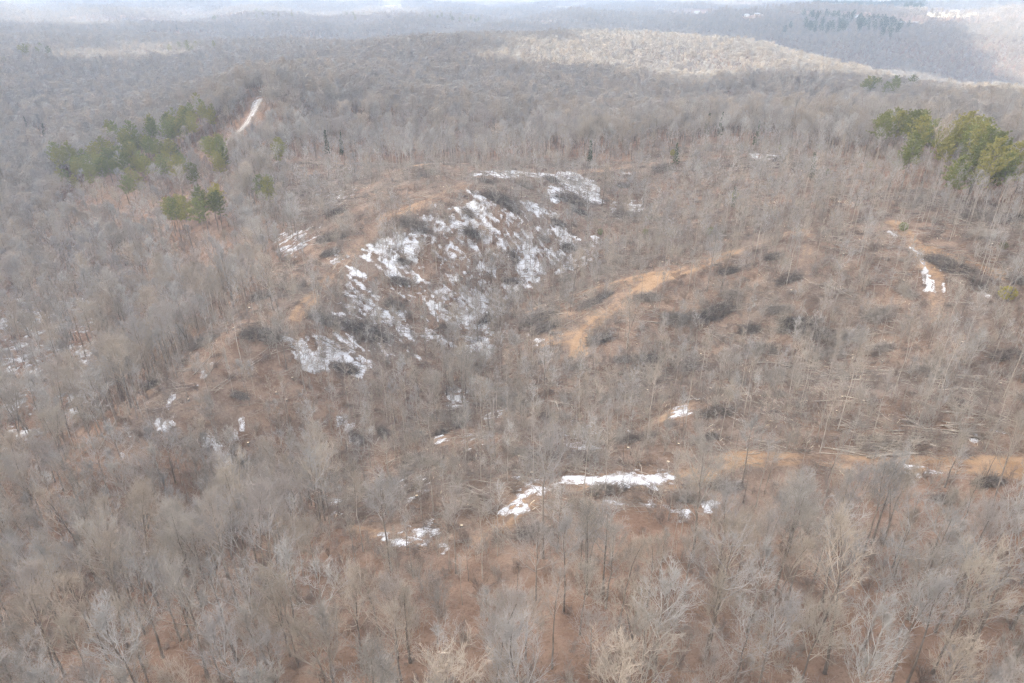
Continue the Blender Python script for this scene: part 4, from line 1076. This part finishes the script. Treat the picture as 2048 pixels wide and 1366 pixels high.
# ------------------------------------------------------------------ brush piles: pixel, length in pixels, dark or grey, slope of the long side in the photo
BRUSH = [(1075,640,70,'d',-.4),(1092,657,60,'d',-.4),(1200,680,60,'d',-.5),(737,668,105,'d',.1),(651,642,62,'d',0),(523,597,55,'d',0),(523,672,75,'d',-.3),(670,645,50,'d',0),(403,690,60,'g',-.2),(673,428,40,'d',-.1),(690,738,52,'d',.1),
 (855,349,42,'d',-.1),(976,365,30,'d',0),(1050,373,34,'g',.3),(1102,361,34,'d',.3),(1143,401,80,'d',.1),(1246,373,26,'d',0),(1160,426,34,'d',.2),(1246,434,50,'d',.1),(1000,402,66,'d',.3),(1026,420,34,'d',.5),(937,426,34,'d',.6),(822,448,60,'d',.4),(846,462,34,'d',.4),(942,467,44,'d',.3),
 (1116,447,32,'d',.3),(1088,478,28,'d',.3),(1137,496,40,'d',.2),(1027,514,34,'d',1.5),(806,524,30,'d',.5),(663,478,56,'d',-.3),(660,508,40,'d',-.5),(800,563,44,'d',.1),(790,612,50,'g',.2),(894,655,34,'d',.3),(972,640,44,'d',-1.),(1020,563,34,'d',-.4),(1208,594,42,'d',-.5),(1287,597,40,'d',.3),
 (1328,339,44,'d',.1),(1395,338,30,'d',0),(1597,333,34,'d',0),(1560,321,30,'d',0),(1300,596,50,'g',.3),(1353,640,70,'g',.4),(1432,627,80,'d',-.4),(1457,544,42,'d',.2),(1577,559,50,'d',-.2),(1465,590,50,'g',.4),(1548,515,40,'d',-.3),(1589,648,64,'d',.4),(1631,666,66,'d',.1),(1693,678,80,'g',.0),
 (1755,631,64,'g',.3),(1879,524,54,'d',.4),(1914,541,60,'d',.5),(1958,573,40,'d',.6),(1954,435,62,'d',.1),(1962,474,54,'g',.2),(2024,440,44,'d',.1),(1813,586,44,'g',.8),(2036,563,50,'d',.8),(1295,720,52,'d',.3),(1374,735,72,'d',.1),(1457,718,52,'g',.3),(1444,786,44,'g',.1),(1432,830,74,'d',0),
 (1548,793,50,'g',.1),(1655,714,60,'g',.1),(1862,751,60,'g',.1),(2020,716,66,'d',.2),(1846,743,50,'g',.2),(917,833,72,'d',0),(925,852,66,'d',0),(882,868,42,'d',.3),(766,866,40,'d',.8),(715,880,46,'d',1.2),(1026,806,90,'g',.2),(1091,838,44,'d',.8),(1036,906,52,'g',.4),(1094,922,84,'d',.3),(1163,919,86,'d',.1),
 (1251,884,72,'d',0),(1299,874,40,'d',0),(841,936,84,'g',-.3),(828,922,60,'d',-.4),(1070,1070,92,'d',.15),(1212,982,64,'g',.1),(1152,738,54,'g',.2),(1455,976,64,'d',0),(1374,999,62,'g',.1),(1422,876,34,'d',0),(1885,1002,34,'d',0),(1978,968,54,'d',-.3),(306,773,42,'d',-.3),(479,791,34,'d',.5),(248,1078,26,'d',0),
 (492,940,62,'d',.9),(572,990,36,'d',1.2),(1760,700,60,'g',.2),(1560,620,46,'g',.3),(1520,700,60,'g',.3),(1500,660,50,'d',.4),(1250,720,46,'d',-.2),(1130,560,40,'g',-.4),(1180,610,50,'d',-.4)]
BP = {}
for kk, m in (('d', 'brush'), ('g', 'brush_grey')):
    BP[kk] = [brush_pile_mesh(900+i, n=[150, 120, 170][i], spread=[.55, .8, .35][i]).mesh('brush_pile', [MAT[m], MAT['log']]) for i in range(3)]
gb = np.random.default_rng(9); items = []
for u, v, L, kk, sl in BRUSH:
    p = hit(u, v); D = np.linalg.norm(p-[0, 0, CAM_H]); Lm = np.clip(L*D/FPX, 3.5, 16)
    a, b = np.array(at(u-6, v-6*sl)), np.array(at(u+6, v+6*sl)); d = b-a; yaw = math.atan2(d[1], d[0])+gb.normal()*.12
    if abs(sl) < .6: yaw = math.atan2(math.sin(yaw)*.35, math.cos(yaw))
    i = int(gb.integers(0, 3)); o = link('brush_pile', BP[kk][i]); s = Lm/8.0
    o.location = (p[0], p[1], p[2]-.05); o.scale = (s, max(.55, s*.85), np.clip(s*1.0, .6, 1.5)); 
    n_ = np.array([ground(np.array([p[0]+1.5]), np.array([p[1]]))[0]-ground(np.array([p[0]-1.5]), np.array([p[1]]))[0], ground(np.array([p[0]]), np.array([p[1]+1.5]))[0]-ground(np.array([p[0]]), np.array([p[1]-1.5]))[0]])/3.0
    nz = Vector((-n_[0], -n_[1], 1)).normalized(); o.rotation_mode = 'QUATERNION'
    o.rotation_quaternion = nz.to_track_quat('Z', 'Y') @ Euler((0, 0, yaw-nz.to_track_quat('Z', 'Y').to_euler().z)).to_quaternion()
    tag(o, None, 'brush pile', 'heaps of cut branches on the cleared slopes')
    items.append((o, tuple(p), ('large ' if L > 65 else 'small ' if L < 42 else '')+('dark' if kk == 'd' else 'grey')))
label_all(items, 'brush pile', '')

# ------------------------------------------------------------------ felled logs: pixel, how many, direction in the photo, scatter in pixels, length
LOGS = [(1165,588,12,(1,-.35),(60,22),9),(1130,622,9,(1,-.35),(50,18),9),(1440,618,11,(1,-.6),(36,18),8),(1350,640,10,(1,.45),(40,22),8),(1362,700,8,(1,.2),(40,20),8),(1600,662,9,(1,.4),(44,20),9),(1575,735,13,(1,.06),(60,14),9),(1710,752,18,(1,.05),(90,18),9),
 (1765,896,26,(1,.12),(80,18),8),(1835,880,14,(1,.2),(60,16),8),(1925,868,8,(1,.1),(50,14),8),(1485,792,8,(1,.1),(50,16),7),(1655,800,8,(1,.1),(60,16),8),(1105,942,10,(1,.45),(50,16),6),(1060,932,7,(1,.5),(30,16),6),(862,932,9,(1,-.3),(46,16),6),(1022,808,15,(1,.15),(70,16),8),(1125,835,9,(.8,.9),(24,24),7),
 (692,540,9,(.7,-1.),(34,30),8),(645,590,7,(.8,-1.),(30,30),8),(420,740,5,(1,-.8),(50,30),8),(140,900,3,(1,-.4),(60,20),11),(215,860,2,(1,-.9),(10,10),9),(1305,742,9,(1,.3),(40,22),8),(1900,762,10,(1,.1),(70,20),8),(1965,842,10,(1,.12),(50,18),8),(1980,472,5,(1,.1),(50,14),9),(1945,562,6,(1,.5),(44,20),9),
 (1230,538,5,(1,-.4),(40,10),9),(1480,690,9,(1,.35),(60,24),8),(1650,580,6,(1,.4),(50,30),8),(980,660,5,(.6,-1.),(14,34),6),(1130,540,4,(1,-.5),(40,12),9),(1340,880,5,(.5,1.),(16,14),6),(690,690,5,(1,.45),(34,12),8),(160,770,2,(.6,1),(20,20),9),(550,690,5,(1,-.7),(40,30),8)]
LG = []
for i in range(5):
    b, c = log_meshes(950+i, 10., [.11, .13, .16, .09, .12][i], [6, 3, 0, 8, 5][i]); LG.append((b.mesh('log_stem', [MAT['log']]), c.mesh('log_cut_end', [MAT['cut']], False)))
gl = np.random.default_rng(19); items = []
for u, v, n, dr, sp, L in LOGS:
    for _ in range(max(2, round(n*.86))):
        uu, vv = u+gl.normal()*sp[0]*.55, v+gl.normal()*sp[1]*.55
        p = hit(uu, min(vv, 1200)); a = np.array(hit(uu-dr[0]*5, vv-dr[1]*5)); b = np.array(hit(uu+dr[0]*5, vv+dr[1]*5)); d = b-a
        if np.linalg.norm(d) > 14: d = np.array([d[0], d[1]*.3, 0.])
        yaw = math.atan2(d[1], d[0])+gl.normal()*.28; Lm = L*gl.uniform(.6, 1.25); e = Lm*.45
        cx, sy_ = math.cos(yaw), math.sin(yaw)
        za = ground(np.array([p[0]-cx*e, p[0]+cx*e, p[0]]), np.array([p[1]-sy_*e, p[1]+sy_*e, p[1]]))
        i = int(gl.integers(0, 5)); s = Lm/10.0
        root = bpy.data.objects.new('fallen_log', None); COL.objects.link(root); root.empty_display_size = .5
        root.location = (p[0], p[1], max(za[2], (za[0]+za[1])/2)+gl.uniform(.0, .3)); root.scale = (s, 1, 1)
        root.rotation_euler = (0, -math.atan2(za[1]-za[0], 2*e), yaw+(math.pi if gl.random() < .0 else 0))
        for nm, me in zip(('stem', 'cut_end'), LG[i]): link(nm, me, root)
        tag(root, None, 'log', 'felled logs lying on the cleared slopes')
        items.append((root, tuple(p), 'long pale' if Lm > 8.5 else 'short pale' if Lm < 5.5 else 'pale'))
label_all(items, 'fallen log', '')

# ------------------------------------------------------------------ evergreen and yellowed bushes
def leafy_bush(seed, H, W, mat):
    gg = np.random.default_rng(seed); st = shrub(seed, H*.8, 9, 6, .5); m = 150; q = 14
    d = unit(gg.normal(size=(m, 3))); C = d*np.array([W, W, H*.5])*gg.uniform(.5, 1, (m, 1))**.5+np.array([0, 0, H*.55]); C[:, 2] = np.maximum(C[:, 2], .15)
    e = unit(gg.normal(size=(m, q, 3))); P0 = C[:, None]+e*.06; P1 = C[:, None]+e*gg.uniform(.12, .34, (m, q, 1)); s = unit(np.cross(e, gg.normal(size=(m, q, 3))))*.05
    lv = MB(); lv.add(np.stack([P0+s, P0-s, P1+s*.4, P1-s*.4], 2).reshape(-1, 3), (np.arange(m*q)*4)[:, None]+np.array([0, 1, 3, 2]))
    return st.mesh('bush_stems', [MAT['shrub']]), lv.mesh('bush_foliage', [MAT[mat]], False)
BG = [leafy_bush(40, 2.6, 1.1, 'needle'), leafy_bush(41, 2.2, 1.0, 'needle')]; BY = leafy_bush(42, 3.0, 1.8, 'needle_yellow')
BUSH = [(1655,350,'by the thinned upper slope'),(1299,440,'right of the spur top snow'),(1469,398,'high in the thinned trees'),(2005,500,'below the clay spur track'),(1738,336,'near the green pine clump'),(1560,300,'above the far snow strip'),(1345,312,'beside the spur-top track'),
 (1420,470,'over the upper orange track'),(1200,470,'right of the snow tongue'),(1805,462,'at the track bend'),(1640,300,'on the hilltop skyline woods'),(1290,470,'on the brushy side slope'),(1830,330,'below the green pine clump')]
for j, (u, v, w_) in enumerate(BUSH):
    p = hit(u, v); o = single('evergreen_bush', BG[j % 2], p[0], p[1], p[2], j*1.3, gl.uniform(.8, 1.4), 'bush', 'olive evergreen bushes on the cleared slopes', ('stem', 'foliage')); o['label'] = '%s evergreen bush %s' % (['taller olive', 'low olive'][j % 2], w_)
p = hit(2010, 600); o = single('yellowed_bush', BY, p[0], p[1], p[2], .4, 1.2, 'bush', None, ('stem', 'foliage')); o['label'] = 'bright ochre-yellow bush on the brown slope near the clay spur track'
# ------------------------------------------------------------------ stumps with pale fresh cuts
def stump_protos(seed):
    gg = np.random.default_rng(seed); b = MB(); P = np.zeros((1, 4, 3)); P[0, :, 2] = [-.3, 0, .2, .42]; rr = np.array([[.36, .3, .24, .22]]); b.add(*tubes(P, rr, 10))
    c = MB(); an = np.arange(12)*2*math.pi/12; V = np.concatenate([[[0, 0, .43]], np.stack([np.cos(an)*.225, np.sin(an)*.225, np.full(12, .418+.02)], 1)+gg.normal(size=(12, 3))*.006]); c.add(V, None, 0, [(0, 1+j, 1+(j+1) % 12) for j in range(12)])
    return b.mesh('stump_bark', [MAT['trunk']]), c.mesh('stump_cut_top', [MAT['cut']], False)
ST = [stump_protos(s) for s in (1, 2, 3)]; gs = np.random.default_rng(29); items = []
X, Y = jgrid(-200, 260, 80, 300, 7.5, gs); k = (in_logged(X, Y) < -2) & in_fan(X, Y, 10) & (track_d(X, Y) > 1); X, Y = X[k], Y[k]
pj = project(np.stack([X, Y, ground(X, Y)], 1)); k = (pj[:, 0] > 10) & (pj[:, 0] < 2030) & (pj[:, 1] < 1300); X, Y = X[k], Y[k]
sel = gs.permutation(len(X))[:170]
for j in sel:
    z = float(ground(X[j:j+1], Y[j:j+1])[0]); o = single('stump', ST[j % 3], X[j], Y[j], z, gs.uniform(0, 6), gs.uniform(.7, 1.4), 'stump', 'fresh cut stumps on the cleared slopes', ('bark', 'cut_top')); items.append((o, (X[j], Y[j], z), 'pale-topped'))
label_all(items, 'stump', '')
print('logs', sum(1 for o in COL.objects if o.name.startswith('fallen_log')), sum(1 for o in COL.objects if o.name.startswith('pine_tree')))
print('debris', round(time.time()-T0, 1))

# ------------------------------------------------------------------ houses far off
for n_, ((hx, hy, D), (u, v, wpx, st, wm, rm)) in enumerate(zip(HW_AT, HOUSES)):
    W = max(wpx*D/FPX, 9.0); dp = min(W*.6, 14.0); Hh = 3.0*st+.6; z = float(ground(np.array([hx]), np.array([hy]))[0])
    root = bpy.data.objects.new('house', None); COL.objects.link(root); root.location = (hx, hy, z); root.rotation_euler = (0, 0, -math.atan2(hx, hy)+((n_*37) % 50-25)/60)
    mb = MB(); box(mb, (-W/2, -dp/2, -1.5), (W/2, dp/2, Hh))
    g0 = Hh+dp*.34; V = np.array([(-W/2, -dp/2, Hh), (-W/2, dp/2, Hh), (-W/2, 0, g0), (W/2, -dp/2, Hh), (W/2, dp/2, Hh), (W/2, 0, g0)], float); mb.add(V, None, 0, [(0, 2, 1), (3, 4, 5)])
    link('wall', mb.mesh('wall', [MAT[wm]], False), root)
    rb = MB(); ov = .5; sl_ = dp*.34/(dp/2)
    for s in (-1, 1):
        a = np.array([(-W/2-ov, s*(dp/2+ov), Hh-sl_*ov+.05), (W/2+ov, s*(dp/2+ov), Hh-sl_*ov+.05), (W/2+ov, 0, g0+.05), (-W/2-ov, 0, g0+.05)]); V = np.concatenate([a, a+[0, 0, .22]])
        rb.add(V, [(0, 3, 2, 1), (4, 5, 6, 7), (0, 1, 5, 4), (1, 2, 6, 5), (2, 3, 7, 6), (3, 0, 4, 7)])
    link('roof', rb.mesh('roof', [MAT[rm]], False), root)
    nw = max(2, int(W/4))
    for f in range(st):
        for i in range(nw):
            x0 = -W/2+(i+.5)*W/nw-.6; wb = MB(); box(wb, (x0, -dp/2-.05, 1.0+3*f), (x0+1.2, -dp/2+.02, 2.4+3*f)); link('window', wb.mesh('window', [MAT['window']], False), root)
    side = 'far plateau' if v > 18 else 'plateau edge'
    tag(root, '%s %s house, %s roof, on the %s, %s house from left' % ({1: 'low', 2: 'two-storey', 3: 'tall'}[st], 'white' if wm == 'wall' else 'tan', 'grey' if rm == 'roof' else 'dark', side, ordinal(sorted(h[0] for h in HOUSES).index(u))), 'house', 'pale houses on the far plateau')

# ------------------------------------------------------------------ pole and pale box at the end of the gravel road
p = hit(526, 187); D = np.linalg.norm(p-[0, 0, CAM_H]); H = 17*D/FPX
root = bpy.data.objects.new('utility_pole', None); COL.objects.link(root); root.location = tuple(p); root.rotation_euler = (0, R(-3), 0)
L = np.zeros((1, 4, 3)); L[0, :, 2] = np.linspace(-.6, H, 4); link('post', MB().add(*tubes(L, np.array([[.24, .22, .2, .17]]), 10)).mesh('post', [MAT['pole']]), root)
cb = MB(); box(cb, (-1.1, -.08, H-.9), (1.1, .08, H-.72)); link('crossarm', cb.mesh('crossarm', [MAT['pole']], False), root)
ins = MB()
for x in (-.95, .95):
    q = np.zeros((1, 3, 3)); q[0, :, 0] = x; q[0, :, 2] = [H-.72, H-.6, H-.5]; ins.add(*tubes(q, np.array([[.05, .08, .04]]), 8))
link('insulator', ins.mesh('insulator', [MAT['wall']]), root)
tag(root, 'single pale leaning pole at the far end of the gravel road', 'pole')
q = hit(523, 189); root = bpy.data.objects.new('equipment_box', None); COL.objects.link(root); root.location = (q[0], q[1], q[2])
b = MB(); box(b, (-1.1, -.8, -.2), (1.1, .8, 1.7)); bm_o = link('cabinet', b.mesh('cabinet', [MAT['wall_tan']], False), root); bv = bm_o.modifiers.new('bevel', 'BEVEL'); bv.width = .15; bv.segments = 2
b = MB(); box(b, (-1.2, -.9, 1.7), (1.2, .9, 1.85)); link('lid', b.mesh('lid', [MAT['wall']], False), root)
tag(root, 'small pale utility cabinet beside the pole at the road end', 'cabinet')
# ------------------------------------------------------------------ light, sky, clouds and air
SUN_EL, SUN_AZ = R(33), math.atan2(-.92, -.38)      # azimuth from +y towards +x
sdir = np.array([math.sin(SUN_AZ)*math.cos(SUN_EL), math.cos(SUN_AZ)*math.cos(SUN_EL), math.sin(SUN_EL)])
sl = bpy.data.lights.new('sun', 'SUN'); sl.energy = SUN; sl.angle = R(SUN_ANGLE); sl.color = (1.0, .93, .80)
so = bpy.data.objects.new('sun', sl); COL.objects.link(so)
so.rotation_euler = Vector(-sdir).to_track_quat('-Z', 'Y').to_euler()
w = bpy.data.worlds.new('World'); SC.world = w; w.use_nodes = True; nt = w.node_tree
bg = nt.nodes['Background']; sky = nt.nodes.new('ShaderNodeTexSky'); sky.sky_type = 'NISHITA'; sky.sun_disc = False
sky.sun_elevation = SUN_EL; sky.sun_rotation = SUN_AZ; sky.air_density = 1.0; sky.dust_density = 4.0; sky.ozone_density = .6
nt.links.new(sky.outputs[0], bg.inputs['Color']); bg.inputs['Strength'].default_value = SKY

# a broken layer of thin cloud, most of the country in its shade, gaps where the sun comes through
CH = 430.0
def cloud_deck():
    c = 40.0; gx = np.arange(-7000, 5600, c); gy = np.arange(-2600, 8200, c); X, Y = np.meshgrid(gx, gy)
    cover = np.full(X.shape, 400.0)
    for u, v, rad in GAPS:
        p = hit(u, v); k_ = (CH-p[2]-12)/sdir[2]; gxp, gyp = p[0]+sdir[0]*k_, p[1]+sdir[1]*k_
        cover = np.minimum(cover, np.hypot(X-gxp, Y-gyp)-rad)
    cover = cover + fbm(X, Y, 160, 2, 61)*14
    far = np.hypot(X-sdir[0]*CH/sdir[2], Y-140-sdir[1]*CH/sdir[2]) > 1150
    cover = np.where(far, np.minimum(cover, 60*(fbm(X, Y, 900, 3, 63)+.42)), cover)
    keep = cover[:-1, :-1] > 0
    zb = CH+fbm(X, Y, 300, 3, 65)*10; zt = zb+12+fbm(X, Y, 240, 3, 67)*4
    n = X.size; V = np.concatenate([np.stack([X, Y, zb], -1).reshape(-1, 3), np.stack([X, Y, zt], -1).reshape(-1, 3)])
    idx = np.arange(n).reshape(X.shape); a, b, c2, d = idx[:-1, :-1], idx[:-1, 1:], idx[1:, 1:], idx[1:, :-1]
    F = [np.stack([a, d, c2, b], -1)[keep], np.stack([a+n, b+n, c2+n, d+n], -1)[keep]]
    K = np.pad(keep, 1)
    for (dy, dx, p0, p1) in ((-1, 0, a, b), (1, 0, c2, d), (0, -1, d, a), (0, 1, b, c2)):
        open_ = keep & ~K[1+dy:K.shape[0]-1+dy, 1+dx:K.shape[1]-1+dx]
        F.append(np.stack([p0, p1, p1+n, p0+n], -1)[open_])
    m = bpy.data.materials.new('thin_cloud'); m.use_nodes = True; q = m.node_tree; q.nodes.clear()
    o = q.nodes.new('ShaderNodeOutputMaterial'); tr = q.nodes.new('ShaderNodeBsdfTransparent'); tl = q.nodes.new('ShaderNodeBsdfTranslucent'); mx = q.nodes.new('ShaderNodeMixShader')
    tl.inputs[0].default_value = (.92, .945, 1.0, 1); mx.inputs[0].default_value = CLOUD
    q.links.new(tr.outputs[0], mx.inputs[1]); q.links.new(tl.outputs[0], mx.inputs[2]); q.links.new(mx.outputs[0], o.inputs['Surface'])
    ob = link('clouds', mesh_np('clouds', V, np.concatenate(F), mats=[m])); tag(ob, 'thin broken winter cloud above the hills', kind='stuff')
if CLOUD: cloud_deck()

if HAZE:
    m = bpy.data.materials.new('haze'); m.use_nodes = True; nt = m.node_tree; nt.nodes.clear()
    o = nt.nodes.new('ShaderNodeOutputMaterial'); v = nt.nodes.new('ShaderNodeVolumePrincipled')
    v.inputs['Color'].default_value = HAZE_COL; v.inputs['Density'].default_value = HAZE; v.inputs['Anisotropy'].default_value = 0.0
    nt.links.new(v.outputs[0], o.inputs['Volume'])
    mb = MB(); box(mb, (-11000, -300, -190), (11000, 12500, 108))
    h = link('haze', mb.mesh('haze', [m], False)); tag(h, 'pale blue winter haze over the far ridges', kind='stuff')
vs = SC.view_settings; vs.view_transform = 'Standard'; vs.look = 'None'; vs.exposure = EXPOSURE; vs.gamma = 1.0
SC.cycles.max_bounces = 5; SC.cycles.diffuse_bounces = 4; SC.cycles.glossy_bounces = 1; SC.cycles.transparent_max_bounces = 8; SC.cycles.volume_bounces = 1
SC.cycles.use_denoising = DENOISE; SC.cycles.use_adaptive_sampling = False
SC.render.use_persistent_data = False
SC.cycles.filter_width = 1.4; SC.cycles.denoiser = 'OPENIMAGEDENOISE'; SC.cycles.denoising_input_passes = 'RGB_ALBEDO_NORMAL'; SC.cycles.denoising_prefilter = 'NONE'
print('script', round(time.time()-T0, 1))
